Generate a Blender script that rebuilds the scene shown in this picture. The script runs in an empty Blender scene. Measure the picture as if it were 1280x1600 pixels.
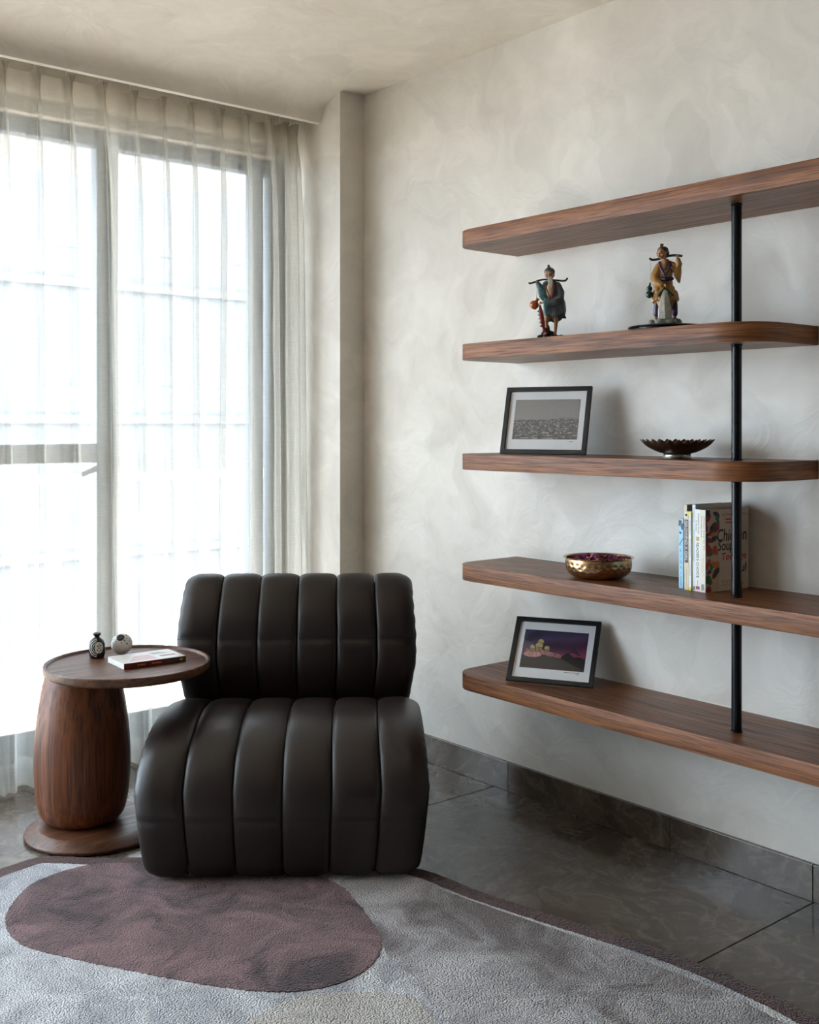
import bpy, bmesh, math, random
import numpy as np
from mathutils import Vector, Matrix, geometry as mgeo

random.seed(7)
SC = bpy.context.scene
COL = SC.collection
PI = math.pi

# ---------------------------------------------------------------- camera
cam_d = bpy.data.cameras.new('camera')
cam_d.sensor_fit = 'HORIZONTAL'
cam_d.sensor_width = 36.0
cam_d.lens = 36.0 * 1709.0 / 1280.0
cam_d.shift_y = -135.0 / 1280.0
cam_d.clip_end = 300
cam = bpy.data.objects.new('camera', cam_d)
cam.location = (0, 0, 1.25)
cam.rotation_euler = (PI / 2, 0, -math.radians(39.683))
COL.objects.link(cam)
SC.camera = cam

# ---------------------------------------------------------------- world, sun, exposure
world = bpy.data.worlds.new('sky')
SC.world = world
world.use_nodes = True
bg = world.node_tree.nodes['Background']
bg.inputs['Color'].default_value = (0.71, 0.86, 1.0, 1)
bg.inputs['Strength'].default_value = 6.8

sun_d = bpy.data.lights.new('sun', 'SUN')
sun_d.energy = 17.0
sun_d.angle = math.radians(1.0)
sun_d.color = (1.0, 0.90, 0.77)
sun = bpy.data.objects.new('sun', sun_d)
sun.location = (1, 9, 12)
sun.rotation_euler = (math.radians(-29.5), 0, math.radians(-14))      # high, in front of the window
COL.objects.link(sun)

# sampling portal in the window opening (emits nothing itself)
por_d = bpy.data.lights.new('window_portal', 'AREA')
por_d.shape = 'RECTANGLE'
por_d.size, por_d.size_y = 5.5, 2.3
por_d.cycles.is_portal = True
por = bpy.data.objects.new('window_portal', por_d)
por.location = (-0.25, 4.0, 1.2)
por.rotation_euler = (-PI / 2, 0, 0)
COL.objects.link(por)

vs = SC.view_settings
vs.view_transform = 'Standard'
vs.look = 'None'
vs.gamma = 1.0
vs.use_curve_mapping = False
vs.exposure = 1.2
cy = SC.cycles
cy.max_bounces = 9
cy.diffuse_bounces = 6
cy.glossy_bounces = 4
cy.transmission_bounces = 8
cy.transparent_max_bounces = 40
cy.sample_clamp_indirect = 6.0
cy.caustics_reflective = False
cy.caustics_refractive = False
cy.use_denoising = True


# ================================================================ helpers
def lin(c):
    return c / 12.92 if c <= 0.04045 else ((c + 0.055) / 1.055) ** 2.4


def rgb(r, g, b):
    return (lin(r / 255), lin(g / 255), lin(b / 255), 1.0)


class N:
    """small wrapper to wire shader nodes"""
    def __init__(self, name):
        self.m = bpy.data.materials.new(name)
        self.m.use_nodes = True
        self.t = self.m.node_tree
        self.b = self.t.nodes['Principled BSDF']
        self.out = self.t.nodes['Material Output']

    def n(self, typ, **kw):
        nd = self.t.nodes.new(typ)
        for k, v in kw.items():
            if k in nd.inputs.keys():
                nd.inputs[k].default_value = v
            else:
                setattr(nd, k, v)
        return nd

    def l(self, a, b):
        self.t.links.new(a, b)

    def coord(self, scale=(1, 1, 1), rot=(0, 0, 0), rnd=False, uv=False):
        tc = self.n('ShaderNodeTexCoord')
        mp = self.n('ShaderNodeMapping')
        mp.inputs['Scale'].default_value = scale
        mp.inputs['Rotation'].default_value = rot
        self.l(tc.outputs['UV' if uv else 'Object'], mp.inputs['Vector'])
        if rnd:
            oi = self.n('ShaderNodeObjectInfo')
            mu = self.n('ShaderNodeMath', operation='MULTIPLY')
            mu.inputs[1].default_value = 37.0
            self.l(oi.outputs['Random'], mu.inputs[0])
            cb = self.n('ShaderNodeCombineXYZ')
            for k in range(3):
                self.l(mu.outputs[0], cb.inputs[k])
            self.l(cb.outputs[0], mp.inputs['Location'])
        return mp.outputs[0]

    def noise(self, vec, scale, detail=4, rough=0.55, dist=0.0):
        nd = self.n('ShaderNodeTexNoise')
        nd.inputs['Scale'].default_value = scale
        nd.inputs['Detail'].default_value = detail
        nd.inputs['Roughness'].default_value = rough
        nd.inputs['Distortion'].default_value = dist
        self.l(vec, nd.inputs['Vector'])
        return nd.outputs['Fac']

    def ramp(self, fac, stops, interp='LINEAR'):
        r = self.n('ShaderNodeValToRGB')
        cr = r.color_ramp
        cr.interpolation = interp
        while len(cr.elements) < len(stops):
            cr.elements.new(0.5)
        for e, (p, c) in zip(cr.elements, stops):
            e.position = p
            e.color = c if len(c) == 4 else (*c, 1)
        self.l(fac, r.inputs['Fac'])
        return r.outputs['Color']

    def mix(self, fac, a, b, mode='MIX'):
        x = self.n('ShaderNodeMixRGB')
        x.blend_type = mode
        for s, v in ((0, fac), (1, a), (2, b)):
            if hasattr(v, 'is_linked') or hasattr(v, 'links'):
                self.l(v, x.inputs[s])
            else:
                x.inputs[s].default_value = v
        return x.outputs[0]

    def bump(self, h, strength=0.2, dist=0.01):
        b = self.n('ShaderNodeBump')
        b.inputs['Strength'].default_value = strength
        b.inputs['Distance'].default_value = dist
        self.l(h, b.inputs['Height'])
        self.l(b.outputs[0], self.b.inputs['Normal'])

    def set(self, **kw):
        for k, v in kw.items():
            self.b.inputs[k.replace('_', ' ')].default_value = v
        return self


def gray(v):
    return (v, v, v, 1)


def m_plain(name, col, rough=0.5, metal=0.0, spec=0.5, vary=0.12, scale=40, bump=0.0):
    s = N(name).set(Roughness=rough, Metallic=metal)
    s.b.inputs['Specular IOR Level'].default_value = spec
    v = s.coord()
    nz = s.noise(v, scale, 3)
    lo = tuple(c * (1 - vary) for c in col[:3]) + (1,)
    hi = tuple(min(1, c * (1 + vary)) for c in col[:3]) + (1,)
    s.l(s.ramp(nz, [(0.3, lo), (0.7, hi)]), s.b.inputs['Base Color'])
    if bump:
        s.bump(nz, bump, 0.002)
    return s.m


def m_wood(name, axis, dark, mid, light, rough=0.38, scale=1.0, uv=False):
    s = N(name)
    sc = [26 * scale] * 3
    sc[axis] = 1.3 * scale
    v = s.coord(tuple(sc), rnd=True, uv=uv)
    a = s.noise(v, 1.0, 6, 0.6, 0.6)
    sc2 = [150 * scale] * 3
    sc2[axis] = 4.0 * scale
    v2 = s.coord(tuple(sc2), rnd=True, uv=uv)
    b = s.noise(v2, 1.0, 3, 0.5)
    base = s.ramp(a, [(0.25, dark), (0.5, mid), (0.78, light)])
    pores = s.ramp(b, [(0.36, gray(0.38)), (0.52, gray(1.0))])
    s.l(s.mix(0.8, base, pores, 'MULTIPLY'), s.b.inputs['Base Color'])
    s.l(s.ramp(b, [(0.3, gray(rough + 0.18)), (0.6, gray(rough))]), s.b.inputs['Roughness'])
    s.bump(b, 0.25, 0.0015)
    return s.m


def m_plaster(name, lo, hi):
    s = N(name)
    v = s.coord((1, 1, 1))
    wv = s.n('ShaderNodeTexNoise')
    wv.inputs['Scale'].default_value = 2.3
    wv.inputs['Detail'].default_value = 3
    s.l(v, wv.inputs['Vector'])
    add = s.mix(0.55, v, wv.outputs['Color'], 'ADD')
    a = s.noise(add, 1.7, 4, 0.5, 1.0)
    vor = s.n('ShaderNodeTexVoronoi')
    vor.feature = 'SMOOTH_F1'
    vor.inputs['Scale'].default_value = 5.5
    vor.inputs['Smoothness'].default_value = 0.07
    s.l(add, vor.inputs['Vector'])
    b = s.noise(add, 7.0, 5, 0.6, 0.8)
    c1 = s.ramp(a, [(0.28, lo), (0.5, tuple((x + y) / 2 for x, y in zip(lo, hi))), (0.72, hi)])
    c2 = s.ramp(vor.outputs['Color'], [(0.1, gray(0.92)), (0.9, gray(1.0))])
    c3 = s.ramp(b, [(0.35, gray(0.93)), (0.62, gray(1.0))])
    s.l(s.mix(1.0, s.mix(1.0, c1, c2, 'MULTIPLY'), c3, 'MULTIPLY'), s.b.inputs['Base Color'])
    s.l(s.ramp(b, [(0.3, gray(0.62)), (0.7, gray(0.40))]), s.b.inputs['Roughness'])
    s.b.inputs['Specular IOR Level'].default_value = 0.45
    s.bump(s.mix(0.5, a, b), 0.35, 0.02)
    return s.m


def m_marble(name, dark, mid, vein, rough):
    s = N(name)
    v = s.coord((1, 1, 1), rnd=True)
    wv = s.n('ShaderNodeTexNoise')
    wv.inputs['Scale'].default_value = 2.6
    wv.inputs['Detail'].default_value = 6
    s.l(v, wv.inputs['Vector'])
    dv = s.mix(0.5, v, wv.outputs['Color'], 'ADD')
    base = s.noise(dv, 3.2, 8, 0.65, 0.7)
    vo = s.n('ShaderNodeTexVoronoi')
    vo.feature = 'DISTANCE_TO_EDGE'
    vo.inputs['Scale'].default_value = 5.5
    s.l(dv, vo.inputs['Vector'])
    veins = s.ramp(vo.outputs['Distance'], [(0.0, gray(0.34)), (0.02, gray(0.10)), (0.06, gray(0))])
    brk = s.ramp(s.noise(v, 4.0, 4), [(0.47, gray(0)), (0.66, gray(1))])
    fac = s.mix(1.0, veins, brk, 'MULTIPLY')
    wisp = s.ramp(s.noise(dv, 7.0, 10, 0.72, 1.6), [(0.50, gray(0)), (0.62, gray(0.30)), (0.70, gray(0.05))])
    c = s.ramp(base, [(0.28, dark), (0.70, mid)])
    s.l(s.mix(fac, s.mix(wisp, c, vein), vein), s.b.inputs['Base Color'])
    s.b.inputs['Roughness'].default_value = rough
    s.b.inputs['Specular IOR Level'].default_value = 0.6
    return s.m


def m_attr(name, rough=0.5):
    s = N(name).set(Roughness=rough)
    a = s.n('ShaderNodeAttribute')
    a.attribute_name = 'Col'
    s.l(a.outputs['Color'], s.b.inputs['Base Color'])
    return s.m


def m_glass(name, refl=0.06, tint=(1, 1, 1, 1), rough=0.0):
    s = N(name)
    s.t.nodes.remove(s.b)
    tr = s.n('ShaderNodeBsdfTransparent')
    tr.inputs['Color'].default_value = tint
    gl = s.n('ShaderNodeBsdfGlossy')
    gl.inputs['Roughness'].default_value = rough
    fr = s.n('ShaderNodeFresnel')
    geo = s.n('ShaderNodeNewGeometry')
    mr = s.n('ShaderNodeMapRange')          # same reflectance on both faces of the thin pane
    mr.inputs['To Min'].default_value = 1.45
    mr.inputs['To Max'].default_value = 1 / 1.45
    s.l(geo.outputs['Backfacing'], mr.inputs['Value'])
    s.l(mr.outputs['Result'], fr.inputs['IOR'])
    mx = s.n('ShaderNodeMixShader')
    s.l(fr.outputs[0], mx.inputs[0])
    s.l(tr.outputs[0], mx.inputs[1])
    s.l(gl.outputs[0], mx.inputs[2])
    s.l(mx.outputs[0], s.out.inputs['Surface'])
    return s.m


def m_sheer(name, col, clear):
    s = N(name)
    s.t.nodes.remove(s.b)
    v = s.coord((1, 1, 1))
    weave = s.noise(s.coord((500, 500, 25)), 1.0, 2)
    slub = s.noise(s.coord((18, 18, 260)), 1.0, 2)
    cc = s.ramp(weave, [(0.3, tuple(c * 0.93 for c in col[:3]) + (1,)), (0.7, col)])
    tr = s.n('ShaderNodeBsdfTransparent')
    tl = s.n('ShaderNodeBsdfTranslucent')
    df = s.n('ShaderNodeBsdfDiffuse')
    s.l(cc, tl.inputs['Color'])
    s.l(cc, df.inputs['Color'])
    m1 = s.n('ShaderNodeMixShader')
    m1.inputs[0].default_value = 0.5
    s.l(tl.outputs[0], m1.inputs[1])
    s.l(df.outputs[0], m1.inputs[2])
    m2 = s.n('ShaderNodeMixShader')
    fac = s.ramp(slub, [(0.25, gray(1 - clear + 0.03)), (0.75, gray(1 - clear - 0.02))])
    s.l(fac, m2.inputs[0])
    s.l(tr.outputs[0], m2.inputs[1])
    s.l(m1.outputs[0], m2.inputs[2])
    s.l(m2.outputs[0], s.out.inputs['Surface'])
    return s.m


def m_pile(name, lo, hi, scale=1.0):
    """cut pile of a tufted rug"""
    s = N(name).set(Roughness=0.95)
    s.b.inputs['Specular IOR Level'].default_value = 0.15
    s.b.inputs['Sheen Weight'].default_value = 0.25
    v = s.coord((1, 1, 1))
    wv = s.n('ShaderNodeTexNoise')
    wv.inputs['Scale'].default_value = 3.0
    s.l(v, wv.inputs['Vector'])
    dv = s.mix(0.35, v, wv.outputs['Color'], 'ADD')
    a = s.noise(dv, 5.0 * scale, 5, 0.62, 0.9)          # brushed patches of the nap
    vo = s.n('ShaderNodeTexVoronoi')
    vo.inputs['Scale'].default_value = 210
    s.l(v, vo.inputs['Vector'])
    c = s.ramp(a, [(0.36, lo), (0.62, hi)])
    tuft = s.ramp(vo.outputs['Distance'], [(0.1, gray(1.0)), (0.75, gray(0.62))])
    s.l(s.mix(0.8, c, tuft, 'MULTIPLY'), s.b.inputs['Base Color'])
    inv = s.n('ShaderNodeInvert')
    s.l(vo.outputs['Distance'], inv.inputs['Color'])
    s.bump(inv.outputs[0], 0.9, 0.006)
    return s.m


# ---- mesh builder
class MB:
    def __init__(self):
        self.v, self.f = [], []

    def add(self, vs, fs):
        o = len(self.v)
        self.v += [tuple(x) for x in vs]
        self.f += [tuple(i + o for i in q) for q in fs]
        return self

    def box(self, a, b, bev=0.0):
        x0, y0, z0 = a
        x1, y1, z1 = b
        if bev <= 0:
            self.add([(x0, y0, z0), (x1, y0, z0), (x1, y1, z0), (x0, y1, z0), (x0, y0, z1), (x1, y0, z1), (x1, y1, z1), (x0, y1, z1)],
                     [(0, 3, 2, 1), (4, 5, 6, 7), (0, 1, 5, 4), (1, 2, 6, 5), (2, 3, 7, 6), (3, 0, 4, 7)])
            return self
        bm = bmesh.new()
        bmesh.ops.create_cube(bm, size=1, matrix=Matrix.Translation(((x0 + x1) / 2, (y0 + y1) / 2, (z0 + z1) / 2)) @ Matrix.Diagonal((x1 - x0, y1 - y0, z1 - z0, 1)))
        bmesh.ops.bevel(bm, geom=bm.edges[:], offset=bev, segments=2, affect='EDGES', profile=0.5)
        bm.verts.index_update()
        self.add([v.co[:] for v in bm.verts], [[v.index for v in f.verts] for f in bm.faces])
        bm.free()
        return self

    def lathe(self, prof, n=48, c=(0, 0, 0), fn=None, close=True):
        """prof: list of (r, z)"""
        vs, fs = [], []
        for (r, z) in prof:
            for k in range(n):
                a = 2 * PI * k / n
                rr = r * (fn(a, z) if fn else 1)
                vs.append((c[0] + rr * math.cos(a), c[1] + rr * math.sin(a), c[2] + z))
        for j in range(len(prof) - 1):
            for k in range(n):
                k2 = (k + 1) % n
                fs.append((j * n + k, j * n + k2, (j + 1) * n + k2, (j + 1) * n + k))
        if close:
            fs.append(tuple(reversed(range(n))))
            fs.append(tuple((len(prof) - 1) * n + k for k in range(n)))
        return self.add(vs, fs)

    def tube(self, pts, rad, n=10, sq=(1, 1), cap=True):
        """loft of (elliptic) rings along a path; rad: number or list"""
        pts = [Vector(p) for p in pts]
        if not hasattr(rad, '__len__'):
            rad = [rad] * len(pts)
        vs, fs = [], []
        t0 = (pts[1] - pts[0]).normalized()
        up = Vector((0, 0, 1)) if abs(t0.z) < 0.9 else Vector((0, 1, 0))
        x = t0.cross(up).normalized()
        for i, p in enumerate(pts):
            t = (pts[min(i + 1, len(pts) - 1)] - pts[max(i - 1, 0)]).normalized()
            x = (x - t * x.dot(t)).normalized()
            y = t.cross(x)
            for k in range(n):
                a = 2 * PI * k / n
                vs.append(p + x * (rad[i] * sq[0] * math.cos(a)) + y * (rad[i] * sq[1] * math.sin(a)))
        for i in range(len(pts) - 1):
            for k in range(n):
                k2 = (k + 1) % n
                fs.append((i * n + k, i * n + k2, (i + 1) * n + k2, (i + 1) * n + k))
        if cap:
            fs.append(tuple(reversed(range(n))))
            fs.append(tuple((len(pts) - 1) * n + k for k in range(n)))
        return self.add(vs, fs)

    def limb(self, pts, rad, n=12, sq=(1, 1)):
        """tube with rounded ends"""
        pts = [Vector(p) for p in pts]
        rad = list(rad)
        d0 = (pts[0] - pts[1]).normalized()
        d1 = (pts[-1] - pts[-2]).normalized()
        P = [pts[0] + d0 * rad[0] * 0.95, pts[0] + d0 * rad[0] * 0.7] + pts + [pts[-1] + d1 * rad[-1] * 0.7, pts[-1] + d1 * rad[-1] * 0.95]
        R = [rad[0] * 0.25, rad[0] * 0.72] + rad + [rad[-1] * 0.72, rad[-1] * 0.25]
        return self.tube(P, R, n, sq)

    def ell(self, c, r, n=16, m=10, rot=None):
        vs, fs = [], []
        if not hasattr(r, '__len__'):
            r = (r, r, r)
        M = rot or Matrix.Identity(3)
        c = Vector(c)
        vs.append(c + M @ Vector((0, 0, -r[2])))
        for j in range(1, m):
            ph = -PI / 2 + PI * j / m
            for k in range(n):
                a = 2 * PI * k / n
                vs.append(c + M @ Vector((r[0] * math.cos(ph) * math.cos(a), r[1] * math.cos(ph) * math.sin(a), r[2] * math.sin(ph))))
        vs.append(c + M @ Vector((0, 0, r[2])))
        for k in range(n):
            fs.append((0, 1 + (k + 1) % n, 1 + k))
            fs.append((len(vs) - 1, 1 + (m - 2) * n + k, 1 + (m - 2) * n + (k + 1) % n))
        for j in range(m - 2):
            for k in range(n):
                k2 = (k + 1) % n
                fs.append((1 + j * n + k, 1 + j * n + k2, 1 + (j + 1) * n + k2, 1 + (j + 1) * n + k))
        return self.add(vs, fs)

    def prism(self, poly, z0, z1):
        """poly: list of (x, y), counter-clockwise"""
        n = len(poly)
        tri = mgeo.tessellate_polygon([[Vector((x, y, 0)) for x, y in poly]])
        vs = [(x, y, z0) for x, y in poly] + [(x, y, z1) for x, y in poly]
        fs = []
        for t in tri:
            a, b, c = (Vector((*poly[i], 0)) for i in t)
            if (b - a).cross(c - a).z < 0:
                t = (t[0], t[2], t[1])
            fs.append(tuple(i + n for i in t))
            fs.append((t[0], t[2], t[1]))
        for i in range(n):
            j = (i + 1) % n
            fs.append((i, j, j + n, i + n))
        return self.add(vs, fs)

    def grid(self, rows, closed=False):
        """rows: equally long lists of points"""
        w = len(rows[0])
        vs = [p for r in rows for p in r]
        fs = []
        for j in range(len(rows) - 1):
            for k in range(w - (0 if closed else 1)):
                k2 = (k + 1) % w
                fs.append((j * w + k, j * w + k2, (j + 1) * w + k2, (j + 1) * w + k))
        return self.add(vs, fs)

    def build(self, name, mat, parent=None, smooth=False, angle=None):
        me = bpy.data.meshes.new(name)
        me.from_pydata([tuple(v) for v in self.v], [], self.f)
        me.validate()
        if smooth or angle:
            me.polygons.foreach_set('use_smooth', [True] * len(me.polygons))
            if angle:
                me.set_sharp_from_angle(angle=math.radians(angle))
        me.materials.append(mat)
        o = bpy.data.objects.new(name, me)
        COL.objects.link(o)
        o.parent = parent
        return o


def fuse(mb, name, mat, parent, voxel=0.0016, smooth=4):
    """one continuous surface from overlapping closed shapes"""
    o = mb.build(name, mat, None)
    r = o.modifiers.new('r', 'REMESH')
    r.mode = 'VOXEL'
    r.voxel_size = voxel
    s = o.modifiers.new('s', 'SMOOTH')
    s.iterations = smooth
    s.factor = 0.5
    dg = bpy.context.evaluated_depsgraph_get()
    me = bpy.data.meshes.new_from_object(o.evaluated_get(dg))
    me.polygons.foreach_set('use_smooth', [True] * len(me.polygons))
    old = o.data
    o.modifiers.clear()
    o.data = me
    bpy.data.meshes.remove(old)
    me.name = name
    if not me.materials:
        me.materials.append(mat)
    o.parent = parent
    return o


def tag(o, label=None, cat=None, group=None, kind=None):
    if label: o['label'] = label
    if cat: o['category'] = cat
    if group: o['group'] = group
    if kind: o['kind'] = kind
    return o


def thing(name, loc, rz, label, cat, group=None, kind=None):
    o = bpy.data.objects.new(name, None)
    COL.objects.link(o)
    o.location = loc
    o.rotation_euler = (0, 0, rz)
    o.empty_display_size = 0.1
    return tag(o, label, cat, group, kind)


def catmull(pts, n, closed=False):
    P = [np.array(p, float) for p in pts]
    L = len(P)
    out = []
    segs = L if closed else L - 1
    for i in range(segs):
        if closed:
            p0, p1, p2, p3 = P[(i - 1) % L], P[i], P[(i + 1) % L], P[(i + 2) % L]
        else:
            p0, p1, p2, p3 = P[max(i - 1, 0)], P[i], P[i + 1], P[min(i + 2, L - 1)]
        for k in range(n):
            t = k / n
            out.append(0.5 * ((2 * p1) + (-p0 + p2) * t + (2 * p0 - 5 * p1 + 4 * p2 - p3) * t * t + (-p0 + 3 * p1 - 3 * p2 + p3) * t ** 3))
    if not closed:
        out.append(P[-1])
    return [tuple(float(c) for c in p) for p in out]


def resample(pts, n):
    P = np.array(pts)
    d = np.r_[0, np.cumsum(np.linalg.norm(np.diff(P, axis=0), axis=1))]
    s = np.linspace(0, d[-1], n)
    return np.stack([np.interp(s, d, P[:, k]) for k in range(P.shape[1])], 1)


def frame_mat(origin, xd, yd):
    xd, yd = Vector(xd).normalized(), Vector(yd).normalized()
    zd = xd.cross(yd)
    M = Matrix((xd, yd, zd)).transposed().to_4x4()
    M.translation = Vector(origin)
    return M


def text(body, mat, parent, origin, xd, yd, width=None, height=None, name='lettering', shear=0.0, align='C', depth=0.0002, bold=0.0):
    """flat lettering laid into a box of the given size, centred on origin"""
    cu = bpy.data.curves.new('t', 'FONT')
    cu.body = body
    cu.size = 1.0
    cu.shear = shear
    cu.offset = bold
    cu.resolution_u = 3
    cu.space_line = 0.85
    cu.align_x = {'C': 'CENTER', 'L': 'LEFT'}[align]
    o = bpy.data.objects.new('t', cu)
    COL.objects.link(o)
    dg = bpy.context.evaluated_depsgraph_get()
    me = bpy.data.meshes.new_from_object(o.evaluated_get(dg))
    bpy.data.objects.remove(o)
    bpy.data.curves.remove(cu)
    co = np.empty(len(me.vertices) * 3)
    me.vertices.foreach_get('co', co)
    co = co.reshape(-1, 3)
    mn, mx = co.min(0), co.max(0)
    c = (mn + mx) / 2
    sz = mx - mn
    sx = width / sz[0] if width else height / sz[1]
    sy = height / sz[1] if height else sx
    if align == 'L':
        c[0] = mn[0]
    co = (co - c) * np.array([sx, sy, 1])
    co[:, 2] = depth
    M = np.array(frame_mat(origin, xd, yd))
    co = co @ M[:3, :3].T + M[:3, 3]
    me.vertices.foreach_set('co', co.ravel())
    me.update()
    me.materials.clear()
    me.materials.append(mat)
    me.name = name
    ob = bpy.data.objects.new(name, me)
    COL.objects.link(ob)
    ob.parent = parent
    return ob


def printed(name, img, w, h, mat, parent, origin, xd, yd):
    """flat print: a fine sheet whose vertices carry the colours of img (rows top to bottom, sRGB 0..1)"""
    img = np.asarray(img, float)
    ny, nx = img.shape[:2]
    M = np.array(frame_mat(origin, xd, yd))
    X, Y = np.meshgrid(np.linspace(-w / 2, w / 2, nx), np.linspace(h / 2, -h / 2, ny))
    co = np.stack([X.ravel(), Y.ravel(), np.zeros(nx * ny)], 1) @ M[:3, :3].T + M[:3, 3]
    i = np.arange((ny - 1) * (nx - 1))
    r, c = i // (nx - 1), i % (nx - 1)
    a = r * nx + c
    fs = np.stack([a, a + nx, a + nx + 1, a + 1], 1)
    me = bpy.data.meshes.new(name)
    me.from_pydata(co.tolist(), [], fs.tolist())
    L = np.where(img <= 0.04045, img / 12.92, ((np.clip(img, 0, 1) + 0.055) / 1.055) ** 2.4)
    at = me.color_attributes.new('Col', 'FLOAT_COLOR', 'POINT')
    at.data.foreach_set('color', np.concatenate([L.reshape(-1, 3), np.ones((nx * ny, 1))], 1).ravel())
    me.materials.append(mat)
    o = bpy.data.objects.new(name, me)
    COL.objects.link(o)
    o.parent = parent
    return o


# ================================================================ materials
WALL = m_plaster('wall_plaster', (0.67, 0.63, 0.565, 1), (0.82, 0.785, 0.72, 1))
CEIL = m_plaster('ceiling_plaster', (0.76, 0.71, 0.63, 1), (0.87, 0.825, 0.75, 1))
DIMWALL = m_plaster('brown_rear_plaster', (0.22, 0.19, 0.155, 1), (0.29, 0.25, 0.21, 1))
MARBLE = m_marble('brown_marble', (0.052, 0.037, 0.026, 1), (0.125, 0.095, 0.070, 1), (0.28, 0.235, 0.19, 1), 0.16)
GROUT = m_plain('grout', (0.05, 0.045, 0.04), 0.9)
WOODY = m_wood('shelf_veneer', 1, rgb(66, 36, 16), rgb(116, 68, 34), rgb(150, 95, 52), 0.36, 1.8)
WOODE = m_wood('shelf_edge_veneer', 0, rgb(76, 41, 17), rgb(130, 78, 39), rgb(166, 108, 60), 0.50, 2.4, uv=True)
WOODZ = m_wood('drum_veneer', 2, rgb(70, 35, 17), rgb(118, 65, 33), rgb(156, 96, 54), 0.40)
WOODX = m_wood('tabletop_veneer', 0, rgb(62, 36, 22), rgb(98, 61, 39), rgb(126, 84, 57), 0.34)
BLACKMETAL = m_plain('black_metal', (0.006, 0.0065, 0.008), 0.24, 0.0, 0.28)
ALU = m_plain('grey_aluminium', (0.16, 0.18, 0.20), 0.45, 0.3)
DARKALU = m_plain('dark_track', (0.05, 0.05, 0.055), 0.5, 0.3)
WHITEPAINT = m_plain('white_paint', (0.75, 0.74, 0.70), 0.6, vary=0.04)
PANE = m_glass('window_glass')
PICGLASS = m_glass('picture_glass')
SHEER = m_sheer('sheer_fabric', (0.66, 0.64, 0.59, 1), 0.58)
TAPE = m_sheer('heading_tape_fabric', (0.86, 0.80, 0.70, 1), 0.2)
LEATHER = m_plain('dark_brown_leather', (0.0185, 0.0118, 0.0098), 0.40, 0, 0.44, 0.12, 260, 0.12)
THREAD = m_plain('dark_thread', (0.01, 0.009, 0.009), 0.7)
PRINT = m_attr('matte_print', 0.55)
PRINTGLOSS = m_attr('gloss_print', 0.3)
PAPER = m_plain('book_paper', (0.62, 0.56, 0.46), 0.85, vary=0.1, scale=400)
INK = m_plain('black_ink', (0.012, 0.012, 0.015), 0.6)
WHITEINK = m_plain('white_ink', (0.8, 0.8, 0.78), 0.6, vary=0.02)

# ================================================================ setting
XW = 2.66          # shelf wall
XP = 2.54          # pier face
YP = 3.49          # pier front
YC = 3.42          # where the cove leaves the ceiling
YW = 3.84          # inner face of the window wall
ZC = 2.571         # ceiling
XL, YB = -3.2, -3.4


def struct(name, mb, mat, parent=None, **kw):
    o = mb.build(name, mat, parent, **kw)
    if parent is None:
        o['kind'] = 'structure'
    return o


# floor: grout bed with large polished marble tiles
fl = struct('floor', MB().box((XL, YB, -0.12), (XW + 0.14, 4.0, -0.012)), GROUT)
fl['label'] = 'polished brown marble floor of large square tiles'
T, g = 1.2, 0.0016
tile_cache = {}
xs = [XW + 0.001]
while xs[-1] > XL + 0.01:
    xs.append(max(xs[-1] - T, XL))
ys = [YB]
y = 1.53 - 5 * T
while y < 3.99:
    if y > YB + 0.02:
        ys.append(y)
    y += T
ys.append(4.0)
for i in range(len(xs) - 1):
    for j in range(len(ys) - 1):
        w, d = xs[i] - xs[i + 1], ys[j + 1] - ys[j]
        key = (round(w, 3), round(d, 3))
        if key not in tile_cache:
            o = MB().box((-w / 2 + g, -d / 2 + g, -0.012), (w / 2 - g, d / 2 - g, 0), 0.001).build('floor_tile', MARBLE, fl)
            tile_cache[key] = o.data
        else:
            o = bpy.data.objects.new('floor_tile', tile_cache[key])
            COL.objects.link(o)
            o.parent = fl
        o.location = ((xs[i] + xs[i + 1]) / 2, (ys[j] + ys[j + 1]) / 2, 0)

w = struct('wall_right', MB().box((XW, YB, 0), (XW + 0.14, YP + 0.02, 2.75)), WALL)
w['label'] = 'beige trowelled plaster wall carrying the floating shelves'
w = struct('wall_pier', MB().box((XP, YP, 0), (XW + 0.14, 4.02, 2.75)), WALL)
w['label'] = 'narrow plaster pier between curtain and shelf wall'
w = struct('wall_left', MB().box((XL - 0.14, YB, 0), (XL, 4.0, 2.75)), WALL)
w['label'] = 'plain plaster wall at the far left side'
w = struct('wall_back', MB().box((XL - 0.14, YB - 0.14, 0), (XW + 0.14, YB, 2.75)), DIMWALL)
w['label'] = 'plain plaster wall behind the viewer'
WX0 = -2.95        # window opening
mb = MB().box((XL - 0.14, YW, 2.357), (XP, YW + 0.18, 2.75)).box((XL - 0.14, YW, 0), (WX0, YW + 0.18, 2.357))
w = struct('wall_window', mb, WALL)
w['label'] = 'plaster lintel wall above the window behind the curtain'

# ceiling with a quarter-round cove and a curtain slot behind it
c = struct('ceiling', MB().box((XL, YB, ZC), (XW + 0.14, YC + 0.001, ZC + 0.18)).box((XP, YC, ZC), (XW + 0.14, YP + 0.002, ZC + 0.18)), CEIL)
c['label'] = 'pale trowelled plaster ceiling'
prof = []
R = 0.12
for k in range(15):
    a = PI / 2 * k / 14
    prof.append((YC + 0.201 * math.sin(a), ZC - 0.098 * (1 - math.cos(a))))
prof += [(3.622, 2.469), (3.642, 2.467), (3.646, 2.472), (3.646, 2.62), (YW, 2.62), (YW, 2.75), (YC, 2.75)]
mb = MB()
rows = [[(X, p[0], p[1]) for p in prof] for X in (XL, XP)]
mb.grid(rows, closed=True)
mb.f.append(tuple(range(len(prof))))
mb.f.append(tuple(reversed(range(len(prof), 2 * len(prof)))))
o = struct('trim_1', mb, CEIL, angle=35)
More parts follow.
